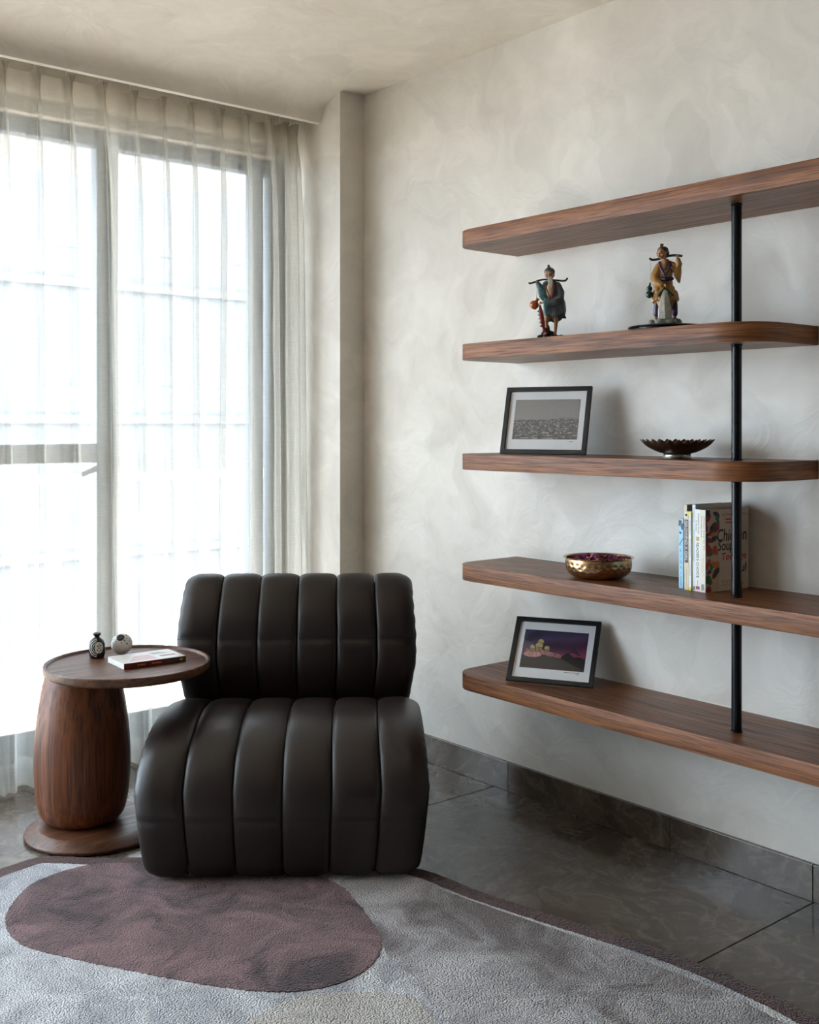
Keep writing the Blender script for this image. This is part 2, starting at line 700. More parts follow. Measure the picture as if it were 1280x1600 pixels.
o['label'] = 'curved plaster cove dropping to the curtain slot'

# marble skirting in lengths
SK = [3.49, 3.2, 2.662, 1.988, 1.532, 0.62, -0.3, -1.2, -2.1, -3.0, -3.4]
sk = thing('baseboard_right', (0, 0, 0), 0, 'brown marble skirting along the shelf wall', None, kind='structure')
for a, b in zip(SK[:-1], SK[1:]):
    ln = a - b
    o = MB().box((-0.007, -ln / 2 + 0.0012, 0.0006), (0.007, ln / 2 - 0.0012, 0.098), 0.001).build('skirting_length', MARBLE, sk)
    o.location = (XW - 0.0075, (a + b) / 2, 0)

# ---------------------------------------------------------------- window
win = thing('window_1', (0, 3.93, 0), 0, 'tall grey aluminium balcony window behind the sheer curtain', None, kind='structure')


def bar(name, x0, x1, z0, z1, y0=-0.03, y1=0.03, mat=ALU, parent=win, bev=0.004):
    return MB().box((x0, y0, z0), (x1, y1, z1), bev).build(name, mat, parent)


bar('head_rail', WX0, XP, 2.297, 2.357)
bar('bottom_track', WX0, XP, 0.0, 0.05, -0.06, 0.06, DARKALU)
mull = [(-2.95, -2.89), (-1.90, -1.82), (-0.96, -0.88), (-0.02, 0.06), (0.84, 0.92), (1.714, 1.80), (2.392, 2.445)]
for a, b in mull:
    bar('mullion', a, b, 0.05, 2.297)
bar('side_jamb', 2.475, 2.54, 0.05, 2.297, -0.045, 0.02)
for k in range(len(mull) - 1):
    a, b = mull[k][1], mull[k + 1][0]
    bar('bottom_rail', a, b, 0.05, 0.15, -0.022, 0.022)
    p = bar('pane', a, b, 0.15, 2.297, -0.003, 0.003, PANE, bev=0)
    if k % 2 == 0 or True:
        if k < len(mull) - 2:
            bar('transom', a, b, 1.112, 1.182, -0.025, 0.025)
h = bar('handle', 1.735, 1.765, 1.03, 1.15, -0.052, -0.031, DARKALU)
MB().tube([(1.75, -0.045, 1.12), (1.75, -0.075, 1.115), (1.70, -0.08, 1.095), (1.635, -0.08, 1.07)], 0.010, 8).build('lever', DARKALU, h, smooth=True)

# ---------------------------------------------------------------- balcony and what lies beyond
BALC = m_plain('balcony_tile', (0.52, 0.46, 0.38), 0.7, vary=0.08, scale=9)
CONC = m_plain('balcony_soffit_paint', (0.30, 0.30, 0.30), 0.8, vary=0.05, scale=5)
o = struct('floor_balcony', MB().box((XL - 0.2, 4.0, -0.2), (4.2, 5.35, -0.012)), BALC)
o['label'] = 'sunlit beige balcony floor outside the window'
o = struct('ceiling_balcony', MB().box((0.55, 4.02, 2.487), (4.2, 5.2, 2.75)), CONC)
o['label'] = 'grey underside of the balcony slab above'
o = struct('wall_outside', MB().box((-16, 3.86, 2.76), (18, 4.02, 17)).box((-16, 3.86, -14), (18, 4.0, -0.21)), m_plain('outer_render', (0.3, 0.28, 0.26), 0.9))
o['label'] = 'outer facade of this building above and below the window'
rail = thing('balcony_railing', (0, 5.25, -0.012), 0, 'pale metal balcony railing with vertical bars outside the window', 'railing')
PALE = m_plain('pale_metal', (0.62, 0.63, 0.64), 0.4, 0.1)
MB().box((0.57, -0.03, 0.98), (4.1, 0.03, 1.02), 0.006).build('top_rail', PALE, rail)
MB().box((0.57, -0.02, 0.06), (4.1, 0.02, 0.09), 0.004).build('bottom_rail', PALE, rail)
post = MB().box((-0.02, -0.02, 0), (0.02, 0.02, 0.98)).build('post', PALE, rail)
bal = MB().box((-0.007, -0.007, 0.09), (0.007, 0.007, 0.98)).build('baluster', PALE, rail)
post.location.x = 0.62
bal.location.x = 0.735
for k in range(1, 31):
    x = 0.62 + 0.115 * k
    src = post if k % 10 == 0 else bal
    if k == 1:
        continue
    q = src.copy()
    COL.objects.link(q)
    q.location.x = x
    q.parent = rail

FAC = m_plain('pale_facade', (0.165, 0.17, 0.178), 0.9, vary=0.05, scale=0.5)
FACWIN = m_plain('facade_window', (0.156, 0.163, 0.172), 0.8, vary=0.1, scale=0.8)
gr = struct('ground', MB().box((-60, 5.6, -14.2), (90, 120, -14)), m_plain('street_concrete', (0.40, 0.37, 0.33), 0.9, vary=0.15, scale=0.2))
gr['label'] = 'pale street ground far below the balcony'
bld = thing('apartment_building', (13.5, 24, -14), 0, 'pale apartment block across the street, seen faintly through the curtain', 'building')
MB().box((-19.5, 0, 0), (13, 9, 29)).build('wall_block', FAC, bld)
MB().box((-19.7, -0.2, 29), (13.2, 9.2, 29.4)).build('roof', FAC, bld)
wp = sl = None
for fl_ in range(9):
    if sl is None:
        sl = MB().box((-19.5, -0.10, 0), (13, 0, 0.2)).build('balcony_slab', FAC, bld)
        q = sl
    else:
        q = sl.copy()
        COL.objects.link(q)
        q.parent = bld
    q.location.z = 2.9 + 3.1 * fl_
    for k in range(13):
        if wp is None:
            wp = MB().box((-0.7, -0.012, -0.8), (0.7, 0.02, 0.8)).build('window_unit', FACWIN, bld)
            q = wp
        else:
            q = wp.copy()
            COL.objects.link(q)
            q.parent = bld
        q.location = (-18.0 + 2.4 * k, 0, 1.5 + 3.1 * fl_)

# ================================================================ curtains
ZT, ZPIN, ZTAPE = 2.469, 2.408, 2.388
Y0 = 3.735


def curtain(name, pleats, xa, xb, label, seed, lean_end=0.0, yoff=0.0):
    rnd = random.Random(seed)
    t = thing(name, ((xa + xb) / 2, Y0 + yoff, 0), 0, label, 'curtain', 'sheer curtains on the balcony window')
    ox = (xa + xb) / 2
    n = len(pleats)
    ph = [(rnd.uniform(0, 6.3), rnd.uniform(0.7, 1.4), rnd.uniform(-1, 1), rnd.uniform(0.8, 1.25), rnd.uniform(0.8, 1.2)) for _ in range(n)]
    zs = list(np.linspace(ZT, ZTAPE, 8)) + list(np.linspace(ZTAPE - 0.02, 2.0, 12)) + list(np.linspace(1.9, 0.012, 30))

    def row(z, dy=0.0, sway=1.0):
        drop = max(0.0, (ZPIN - z)) / ZPIN
        ease = 1 - math.exp(-max(0.0, ZPIN - z) * 5.5)
        if z > ZPIN:
            wd = 0.005 + 0.013 * ((z - ZPIN) / (ZT - ZPIN)) ** 1.3
            dp = 0.042
        else:
            wd = 0.005 + 0.027 * ease
            dp = 0.042 + 0.020 * ease
        pts = []
        cs = []
        for i, X in enumerate(pleats):
            a, fq, dr, ws, ds = ph[i]
            cs.append((X + sway * drop ** 0.7 * (0.016 * math.sin(a + 2.2 * fq * drop) + 0.012 * dr) + lean_end * drop * (i == 0 or i == n - 1), wd * (1 + (ws - 1) * ease), dp * (1 + (ds - 1) * ease)))
        first = xa + sway * drop * lean_end
        last = xb + sway * drop * lean_end
        prev = first
        for i, (c, wdt, dpt) in enumerate(cs):
            for k in range(6):
                u = k / 6
                x = prev + (c - wdt - prev) * u
                sag = 0.010 * math.sin(PI * u) * (1 if i else 0.3)
                pts.append((x - ox, sag + dy + 0.004 * math.sin(9 * z + i), z))
            for k in range(21):
                u = -1 + 2 * k / 20
                # a two-finger pleat standing into the room
                x = c + wdt * (0.75 * u + 0.25 * math.sin(PI * u / 2))
                hump = abs(math.sin(PI * u)) ** 0.8
                one = math.cos(PI * u / 2) ** 0.7
                mixk = 0.62 if z > ZPIN - 0.15 else 0.45
                yy = -dpt * (mixk * hump + (1 - mixk) * one)
                lift = 0.010 * one if z > ZTAPE else 0.0
                pts.append((x - ox, yy + dy, z + lift * (z - ZTAPE) / (ZT - ZTAPE)))
            prev = c + wdt
        for k in range(1, 5):
            pts.append((prev + (last - prev) * k / 4 - ox, dy, z))
        return pts

    MB().grid([row(z) for z in zs]).build('sheer_cloth', SHEER, t, smooth=True)
    MB().grid([row(z, 0.004) for z in zs[:8]]).build('heading_tape', TAPE, t, smooth=True)
    MB().grid([row(z, 0.003) for z in np.linspace(0.11, 0.014, 4)]).build('bottom_hem', SHEER, t, smooth=True)
    hk = None
    for X in pleats:
        if hk is None:
            hk = MB().tube([(0, 0.006, 2.44), (0, 0.010, 2.50), (0, 0.004, 2.515), (0, 0, 2.538)], 0.0025, 6).build('glider_hook', WHITEPAINT, t, smooth=True)
            q = hk
        else:
            q = hk.copy()
            COL.objects.link(q)
            q.parent = t
        q.location.x = X - ox
    return t


PL = [1.656, 1.533, 1.419, 1.301, 1.18, 1.06, 0.96, 0.88, 0.82, 0.77]
curtain('sheer_curtain', PL[::-1], 0.73, 1.722, 'cream sheer pleated curtain panel behind the side table, left of the parting', 3, 0.05)
curtain('sheer_curtain', [1.784, 1.9, 2.022, 2.144, 2.264, 2.374, 2.440, 2.490], 1.700, 2.505, 'cream sheer pleated curtain panel gathered against the plaster pier', 5, 0.025, 0.022)
rl = thing('curtain_rail', (0, 0, 0), 0, 'slim dark curtain rail hidden in the ceiling slot', 'curtain rail')
MB().box((-3.0, Y0 - 0.012, 2.538), (2.53, Y0 + 0.012, 2.556), 0.002).build('track', DARKALU, rl)
br = None
for X in (-2.6, -1.6, -0.8, 0.0, 0.8, 1.6, 2.3):
    if br is None:
        br = MB().box((-0.01, Y0 - 0.008, 2.556), (0.01, Y0 + 0.008, 2.62)).build('bracket', DARKALU, rl)
        q = br
    else:
        q = br.copy()
        COL.objects.link(q)
        q.parent = rl
    q.location.x = X

# ================================================================ floating shelves
XF = 2.365
YL = 2.629
TH = 0.05
ZS = [0.4565, 0.805, 1.159, 1.511, 1.875]        # top faces, lowest first


def arc(cx, cyy, r, a0, a1, n=10):
    return [(cx + r * math.cos(a0 + (a1 - a0) * k / n), cyy + r * math.sin(a0 + (a1 - a0) * k / n)) for k in range(n + 1)]


shelf_labels = [
    'lowest floating wooden shelf, holding the picture of lit domes at night',
    'floating wooden shelf holding the row of books and the copper bowl',
    'short floating wooden shelf holding the black and white picture and the scalloped dish',
    'short floating wooden shelf on which both robed figurines stand',
    'topmost floating wooden shelf, nothing standing on it']
for k, z in enumerate(ZS):
    short = k in (2, 3)
    ye = 1.525 if short else 0.05
    r1, r2 = 0.075, 0.13 if short else 0.075
    t = thing('floating_shelf', (XW, 2.0, z - TH), 0, shelf_labels[k], 'shelf', 'floating wall shelves')
    ol = [(XW - 0.0005, ye)]
    front = arc(XF + r1, YL - r1, r1, PI / 2, PI) + arc(XF + r2, ye + r2, r2, PI, 1.5 * PI)
    path = [(XW - 0.0005, YL)] + front + [(XW - 0.0005, ye)]
    # inner board
    def inset(pt, d):
        cx, cyy = XF + 0.16, min(max(pt[1], ye + 0.16), YL - 0.12)
        v = Vector((pt[0] - cx, pt[1] - cyy))
        return (pt[0] - d * (v.x / (v.length or 1)), pt[1] - d * (v.y / (v.length or 1)))
    brd = [(p[0] - XW, p[1] - 2.0) for p in path]
    MB().prism(brd, 0.0, TH).build('board', WOODY, t)
    # edge band, 1 mm proud with eased arrises
    n = len(path)
    rows = []
    prof = [(-0.0005, 0.0008), (0.0006, 0.0002), (0.0012, 0.0025), (0.0012, TH - 0.0025), (0.0006, TH - 0.0002), (-0.0005, TH + 0.0003)]
    P2 = [Vector((p[0] - XW, p[1] - 2.0)) for p in path]
    for i, p in enumerate(P2):
        tn = (P2[min(i + 1, n - 1)] - P2[max(i - 1, 0)]).normalized()
        nr = Vector((-tn.y, tn.x)) * -1
        if nr.dot(p - Vector((XF + 0.2 - XW, 0.07))) < 0 and 0 < i < n - 1:
            nr = -nr
        if i == 0: nr = Vector((0, 1))
        if i == n - 1: nr = Vector((0, -1))
        rows.append([(p.x + nr.x * a, p.y + nr.y * a, b) for a, b in prof])
    eb = MB().grid(rows).build('edge_band', WOODE, t, angle=40)
    run = [0.0]
    for i in range(1, n):
        run.append(run[-1] + (P2[i] - P2[i - 1]).length)
    uvl = eb.data.uv_layers.new(name='run')
    for lp in eb.data.loops:
        i_, j_ = divmod(lp.vertex_index, len(prof))
        uvl.data[lp.index].uv = (run[i_], prof[j_][1])
    # bead of sealant against the wall
    MB().box((-0.0035, ye - 2.0 + 0.002, TH), (-0.0003, YL - 2.0 - 0.002, TH + 0.003)).build('sealant_bead', WHITEPAINT, t)

pole = thing('shelf_pole', (2.464, 1.641, 0), 0, 'thin black metal pole running between the floating shelves', 'pole')
for a, b in zip(ZS[:-1], ZS[1:]):
    lo, hi = a + 0.0006, b - TH - 0.0006
    MB().lathe([(0.0148, lo), (0.0148, lo + 0.004), (0.0132, lo + 0.0055), (0.0132, hi - 0.0055), (0.0148, hi - 0.004), (0.0148, hi)], 28).build('pole_section', BLACKMETAL, pole, angle=40)

# ================================================================ rug
RUGF = [(1.21, 3.09), (1.33, 2.975), (1.52, 2.83), (1.75, 2.62), (1.92, 2.43), (1.985, 2.31), (2.002, 2.143), (2.036, 1.963), (2.076, 1.784), (2.113, 1.62),
        (2.130, 1.47), (2.132, 1.35), (2.12, 1.213), (2.06, 0.95), (1.90, 0.70), (1.6, 0.50), (1.15, 0.42), (0.6, 0.50), (0.1, 0.75), (-0.25, 1.2), (-0.30, 1.8),
        (-0.05, 2.35), (0.35, 2.75), (0.75, 2.98), (1.0, 3.065), (1.12, 3.096)]
rx, ry = 1.0, 1.8


def ragged(pts, amp, seed, step=0.006):
    P = np.array(catmull(pts, 12, True))
    P = np.vstack([P, P[:1]])
    L = np.linalg.norm(np.diff(P, axis=0), axis=1).sum()
    Q = resample(P, int(L / step))[:-1]
    rn = np.random.default_rng(seed)
    return [(float(a), float(b)) for a, b in Q + rn.uniform(-amp, amp, Q.shape)]


def shrink(pts, d):
    P = np.array(pts)
    T_ = np.roll(P, -1, 0) - np.roll(P, 1, 0)
    T_ /= np.linalg.norm(T_, axis=1)[:, None]
    Nn = np.stack([-T_[:, 1], T_[:, 0]], 1)
    area = 0.5 * np.sum(P[:, 0] * np.roll(P[:, 1], -1) - np.roll(P[:, 0], -1) * P[:, 1])
    if area < 0:
        Nn = -Nn
    return (P + Nn * np.asarray(d)[..., None] if hasattr(d, '__len__') else P + Nn * d).tolist()


def ccw(p):
    P = np.array(p)
    a = np.sum(P[:, 0] * np.roll(P[:, 1], -1) - np.roll(P[:, 0], -1) * P[:, 1])
    return p if a > 0 else p[::-1]


rug = thing('area_rug', (rx, ry, 0), 0, 'large organic-shaped rug in pale grey with a maroon blob and border, under the lounge chair', 'rug')
MAROON = m_pile('maroon_pile', rgb(64, 41, 43), rgb(146, 112, 112))
MAROONB = m_pile('maroon_border_pile', rgb(72, 46, 44), rgb(98, 66, 62))
PGREY = m_pile('pale_grey_pile', rgb(172, 172, 177), rgb(232, 232, 234))
PTAUPE = m_pile('taupe_pile', rgb(122, 112, 110), rgb(204, 200, 200), 0.8)
PCREAM = m_pile('cream_pile', rgb(196, 188, 180), rgb(218, 212, 206))


def rug_piece(name, pts, z0, z1, mat):
    return MB().prism(ccw([(a - rx, b - ry) for a, b in pts]), z0, z1).build(name, mat, rug)


outer = catmull(RUGF, 12, True)
inner = shrink(outer, 0.055)
rug_piece('border', ragged(RUGF, 0.0016, 1), 0.0, 0.0095, MAROONB)
inn = inner[::6]
rug_piece('pale_field', ragged(inn, 0.0016, 2), 0.002, 0.0115, PGREY)
TAU = [(1.745, 2.40), (1.715, 2.28), (1.665, 2.16), (1.622, 2.06), (1.585, 1.98), (1.575, 1.88), (1.54, 1.80), (1.512, 1.70), (1.50, 1.5), (1.55, 1.1), (1.7, 0.85), (1.88, 0.92), (2.0, 1.1), (2.05, 1.3), (2.045, 1.5), (2.01, 1.75), (1.965, 1.98), (1.935, 2.15), (1.91, 2.29), (1.83, 2.40)]
rug_piece('taupe_field', ragged(TAU, 0.0012, 3), 0.002, 0.0120, PTAUPE)
WED = [(0.98, 1.72), (1.10, 1.90), (1.18, 1.958), (1.25, 1.976), (1.334, 1.975), (1.419, 1.928), (1.50, 1.85), (1.518, 1.79), (1.495, 1.70), (1.47, 1.4), (1.3, 1.1), (1.05, 1.2), (0.95, 1.45)]
rug_piece('cream_field', ragged(WED, 0.0012, 4), 0.002, 0.0124, PCREAM)
BLOB = [(1.40, 2.86), (1.31, 2.930), (1.224, 2.952), (1.103, 2.925), (1.011, 2.827), (0.965, 2.740), (0.95, 2.627), (0.985, 2.52), (1.095, 2.322), (1.206, 2.141), (1.299, 2.028), (1.384, 1.978), (1.466, 1.969), (1.55, 1.995), (1.617, 2.055), (1.656, 2.13),
        (1.708, 2.27), (1.735, 2.40), (1.70, 2.56), (1.55, 2.74)]
rug_piece('maroon_blob', ragged(BLOB, 0.0022, 5), 0.002, 0.0135, MAROON)

# ================================================================ lounge chair
FV = Vector((0.6385441, 0.76958524, 0))
RV = Vector((0.76958524, -0.6385441, 0))


def place(lat, D, z=0.0):
    p = FV * D + RV * lat
    return (p.x, p.y, z)


ca = math.atan2(0.76958524 * 0.9995 + 0.6385441 * 0.033, 0.6385441 * 0.9995 - 0.76958524 * 0.033) - PI / 2
chair = thing('lounge_chair', place(-0.345, 2.950, 0.0170), ca, 'armless dark brown leather lounge chair with channel-tufted seat and back', 'chair')
W = 0.775
seatP = [(0.60, 0.33), (0.57, 0.352), (0.50, 0.372), (0.40, 0.388), (0.29, 0.394), (0.19, 0.386), (0.11, 0.362), (0.05, 0.322), (0.013, 0.268), (-0.004, 0.205), (-0.004, 0.14), (0.004, 0.075), (0.012, 0.035), (0.03, 0.010), (0.065, 0.002)]
backP = [(0.66, 0.30), (0.600, 0.335), (0.578, 0.385), (0.565, 0.44), (0.563, 0.50), (0.572, 0.555), (0.590, 0.615), (0.622, 0.67), (0.655, 0.712), (0.69, 0.733), (0.73, 0.733), (0.765, 0.708), (0.785, 0.65), (0.80, 0.50), (0.81, 0.30), (0.81, 0.10), (0.80, 0.0)]


def panels(prof, stitch_at, part_name, core_name, core_close, pinch):
    P = resample(catmull(prof, 10), 110)
    Tn = np.gradient(P, axis=0)
    Tn /= np.linalg.norm(Tn, axis=1)[:, None]
    Nn = np.stack([Tn[:, 1], -Tn[:, 0]], 1)          # outward normal in the (depth, height) plane
    cen = np.array([0.4, 0.15]) if part_name == 'seat_channel' else np.array([0.69, 0.4])
    if np.sum((P - cen) * Nn) < 0:
        Nn = -Nn
    s = np.linspace(0, 1, len(P))
    i0 = min(range(len(P)), key=lambda i: abs(P[i, 1] - stitch_at) + (10 if P[i, 0] > (0.3 if part_name == 'seat_channel' else 0.64) else 0))
    s0 = s[i0]
    core_pts = [tuple(p - 0.026 * n_) for p, n_ in zip(P, Nn)][::3] + core_close
    mb = MB()
    k = len(core_pts)
    # core block filling the inside, its flanks are the plain side panels
    vs = [(-W / 2 + 0.034, d, z) for d, z in core_pts] + [(W / 2 - 0.034, d, z) for d, z in core_pts]
    tri = mgeo.tessellate_polygon([[Vector((d, z, 0)) for d, z in core_pts]])
    fs = [tuple(t) for t in tri] + [tuple(i + k for i in reversed(t)) for t in tri]
    fs += [(i, (i + 1) % k, (i + 1) % k + k, i + k) for i in range(k)]
    mb.add(vs, fs)
    core = mb.build(core_name, LEATHER, chair)
    core['label'] = 'dark leather body of the ' + core_name
    nT = 19
    nC = 6
    edges = np.linspace(-W / 2, W / 2, nC + 1)
    widths = ([0, 0.1, 0.24, 0.32, 0.39], [0.965, 1.0, 1.04, 1.025, 1.0]) if part_name == 'seat_channel' else ([0.33, 0.38, 0.47, 0.56, 0.74], [0.945, 0.96, 1.0, 1.0, 0.965])
    for c_ in range(nC):
        x0, x1 = edges[c_], edges[c_ + 1]
        rows = []
        for i in range(len(P)):
            st = math.exp(-((s[i] - s0) / 0.007) ** 2)
            wide = math.exp(-((s[i] - s0) / 0.055) ** 2)
            row = []
            for k_ in range(nT):
                # denser towards the edges of the channel
                t = 0.5 - 0.5 * math.cos(PI * k_ / (nT - 1))
                e = abs(2 * t - 1)
                outer_edge = (c_ == 0 and t < 0.5) or (c_ == nC - 1 and t > 0.5)
                dep = 0.045 if outer_edge else 0.0075 + 0.006 * wide * pinch
                pw = 3.6 if outer_edge else 7.0
                off = -dep * e ** pw - ((0.0035 + 0.003 * pinch) * st + 0.006 * pinch * wide) * (1 - e ** 4)
                off += 0.0035 * (1 - e * e)
                x = x0 + (x1 - x0) * t
                x += (0.0012 if t < 0.5 else -0.0012) * e ** 6
                if outer_edge and e > 0.55:
                    gath = math.sin(s[i] * 150 + c_) * max(0, math.sin(PI * min(1, max(0, (s[i] - 0.02) / 0.75))))
                    x += (1 if c_ else -1) * (0.010 * math.sin(PI * (e - 0.55) / 0.45) + 0.0022 * gath * (e - 0.55) / 0.45)
                    off -= 0.002 * gath * (e - 0.55)
                q = P[i] + Nn[i] * off
                x *= float(np.interp(q[1], widths[0], widths[1]))
                row.append((x, q[0], q[1]))
            rows.append(row)
        MB().grid(rows).build(part_name, LEATHER, core, smooth=True)
        # stitched seam across the channel
        st_pts = []
        for k_ in range(2, nT - 2):
            p = rows[i0][k_]
            st_pts.append((p[0], p[1] + Nn[i0][0] * 0.0006, p[2] + Nn[i0][1] * 0.0006))
        MB().tube(st_pts, 0.0007, 5).build('stitched_seam', THREAD, core)
    return core


panels(seatP, 0.165, 'seat_channel', 'seat', [(0.65, 0.03), (0.68, 0.30)], 0.0)
panels(backP, 0.545, 'back_channel', 'backrest', [(0.70, 0.02), (0.68, 0.30)], 1.0)

# ================================================================ side table
tb = place(-0.967, 3.375)
tt = place(-0.846, 3.285)
td = place(-1.012, 3.385)
table = thing('side_table', tb, 0, 'walnut side table with barrel drum and offset round top beside the chair', 'table')


def rel(p, z=0):
    return (p[0] - tb[0], p[1] - tb[1], z)


o = MB().lathe([(0.192, 0.0006), (0.206, 0.002), (0.2115, 0.006), (0.212, 0.011), (0.2105, 0.0135), (0.176, 0.0325), (0.172, 0.0333), (0.001, 0.0333)], 96).build('base_disc', WOODX, table, angle=25)
dp = []
for (r, z) in catmull([(0.088, 0.0338), (0.108, 0.040), (0.126, 0.06), (0.138, 0.11), (0.1435, 0.18), (0.1435, 0.25), (0.139, 0.32), (0.130, 0.39), (0.118, 0.455), (0.106, 0.495), (0.098, 0.5125)], 6):
    dp.append((r, z))
o = MB().lathe(dp, 72).build('drum', WOODZ, table, smooth=True)
o.location = rel(td)
o = MB().lathe([(0.10, 0.5128), (0.223, 0.513), (0.235, 0.516), (0.2415, 0.522), (0.243, 0.530), (0.243, 0.541), (0.241, 0.5435), (0.236, 0.5435), (0.2335, 0.5415), (0.231, 0.5365), (0.001, 0.536)], 96).build('tray_top', WOODX, table, angle=30)
o.location = rel(tt)
ZT_ = 0.5362

# dark patterned jar
jar = thing('patterned_jar', (1.409, 3.205, ZT_), -0.70, 'small black jar with white stripes and round emblem on the side table', 'jar')
JB = m_plain('black_glaze', (0.012, 0.013, 0.016), 0.22)
JW = m_plain('white_glaze', (0.72, 0.72, 0.69), 0.35)
jr = [(0.018, 0.0), (0.0225, 0.003), (0.0245, 0.012), (0.0250, 0.028), (0.0245, 0.042), (0.0205, 0.053), (0.0125, 0.060), (0.0080, 0.063), (0.0078, 0.067)]
def jar_r(z):
    return float(np.interp(z, [p[1] for p in jr], [p[0] for p in jr]))
MB().lathe(jr, 40).build('body', JB, jar, smooth=True)
MB().lathe([(0.007, 0.067), (0.0105, 0.068), (0.0125, 0.072), (0.0118, 0.076), (0.0085, 0.0765), (0.005, 0.074)], 28).build('lip', JB, jar, smooth=True)
# emblem towards the viewer's right, stripes curving round it
def on_jar(a, z, up=0.0005):
    r = jar_r(z) + up
    return (r * math.sin(a), -r * math.cos(a), z)
A0, Z0 = 0.55, 0.034
for rr, w_ in ((0.031, 0.0024), (0.0245, 0.0024), (0.0185, 0.002)):
    pts = []
    for k in range(25):
        an = PI * 0.58 + PI * 0.84 * k / 24
        pts.append(on_jar(A0 + rr / 0.025 * math.cos(an), min(max(Z0 + rr * 0.9 * math.sin(an), 0.003), 0.058)))
    MB().tube(pts, w_ * 0.55, 6).build('white_stripe', JW, jar, smooth=True)
disc = [[on_jar(A0 + q * 0.0135 / 0.025 * math.cos(2 * PI * k / 28), Z0 + q * 0.017 * math.sin(2 * PI * k / 28), 0.0007) for k in range(29)] for q in (0.02, 0.35, 0.7, 1.0)]
em = MB().grid(disc).build('emblem', JW, jar, smooth=True)
for (da, dz, rr) in ((-0.16, 0.006, 0.0022), (0.14, 0.007, 0.0022), (0.0, -0.001, 0.0018), (-0.2, -0.007, 0.002), (0.18, -0.008, 0.002), (0.02, 0.012, 0.0016), (0.0, -0.012, 0.0016)):
    MB().ell(on_jar(A0 + da, Z0 + dz, 0.0008), (rr, rr, rr), 10, 6).build('emblem_mark', JB, em, smooth=True)

# round white vase with dots
vase = thing('ball_vase', (1.488, 3.200, ZT_ + 0.0003), 0, 'round white speckled ball vase with black mouth on the side table', 'vase')
VW = m_plain('white_stoneware', (0.66, 0.65, 0.61), 0.5, vary=0.06, scale=60)
VD = m_plain('grey_dots', (0.12, 0.12, 0.12), 0.5)
RB = 0.0325
MB().lathe([(0.010, 0.0)] + [(RB * math.cos(a), RB + RB * math.sin(a)) for a in np.linspace(-1.22, 1.18, 26)], 44, close=True).build('body', VW, vase, smooth=True)
vd = Vector((-0.38, -0.52, 0.76)).normalized()
for k in range(34):
    # dots scattered over the upper half
    a = k * 2.39996
    zz = 0.12 + 0.80 * (k / 34)
    v = Vector((math.sqrt(1 - zz * zz) * math.cos(a), math.sqrt(1 - zz * zz) * math.sin(a), zz))
    if (v - vd).length < 0.45:
        continue
    rr = random.choice((0.0022, 0.003, 0.0038))
    rot = v.to_track_quat('Z', 'Y').to_matrix()
    MB().ell(Vector((0, 0, RB)) + v * (RB - 0.0004), (rr, rr, 0.0010), 10, 6, rot).build('dot', VD, vase, smooth=True)
rot = vd.to_track_quat('Z', 'Y').to_matrix()
mth = MB()
for (r_, z_) in ((0.0130, -0.006), (0.0135, -0.0005), (0.012, 0.0015), (0.0085, 0.001), (0.0075, -0.003)):
    pass
rows = [[tuple(Vector((0, 0, RB)) + rot @ Vector((r_ * math.cos(a), r_ * math.sin(a), RB * 0.93 + z_))) for a in np.linspace(0, 2 * PI, 25)[:-1]] for (r_, z_) in ((0.0120, -0.004), (0.0125, 0.001), (0.0112, 0.0028), (0.0085, 0.0034), (0.0040, 0.0034), (0.0005, 0.0034))]
mth.grid(rows, closed=True).build('mouth', JB, vase, smooth=True)


# ================================================================ books
def m_flat(name, col, rough=0.45):
    return m_plain(name, col, rough, vary=0.03, scale=30)


def make_book(name, loc, rz, T_, Hh, Dp, spine_mat, back_mat, label, cat='book', group=None, tilt=0.0, soft=True):
    """x: from spine into the shelf, y: thickness, z: height; spine faces -x"""
    b = thing(name, loc, rz, label, cat, group)
    b.rotation_euler = (tilt, 0, rz)
    tk = 0.0007 if soft else 0.002
    sh = 0.0 if soft else 0.003
    mb = MB()
    mb.box((0, -T_ / 2, 0), (Dp, -T_ / 2 + tk, Hh))
    mb.box((0, T_ / 2 - tk, 0), (Dp, T_ / 2, Hh))
    mb.build('cover_boards', back_mat, b)
    MB().box((-0.0008, -T_ / 2, 0), (0.0004, T_ / 2, Hh), 0.0006).build('spine', spine_mat, b)
    MB().box((0.0005, -T_ / 2 + tk, sh + 0.0004), (Dp - 0.0012, T_ / 2 - tk, Hh - sh - 0.0006)).build('page_block', PAPER, b)
    return b


SX = -0.0009


def spine_text(b, body, mat, z, length, height, y=0.0, **kw):
    return text(body, mat, b, (SX, y, z), (0, 0, -1), (0, -1, 0), width=length, height=height, **kw)


def spine_bar(b, name, mat, y0, y1, z0, z1, t=0.0003):
    return MB().box((SX - t, y0, z0), (SX + 0.0002, y1, z1)).build(name, mat, b)


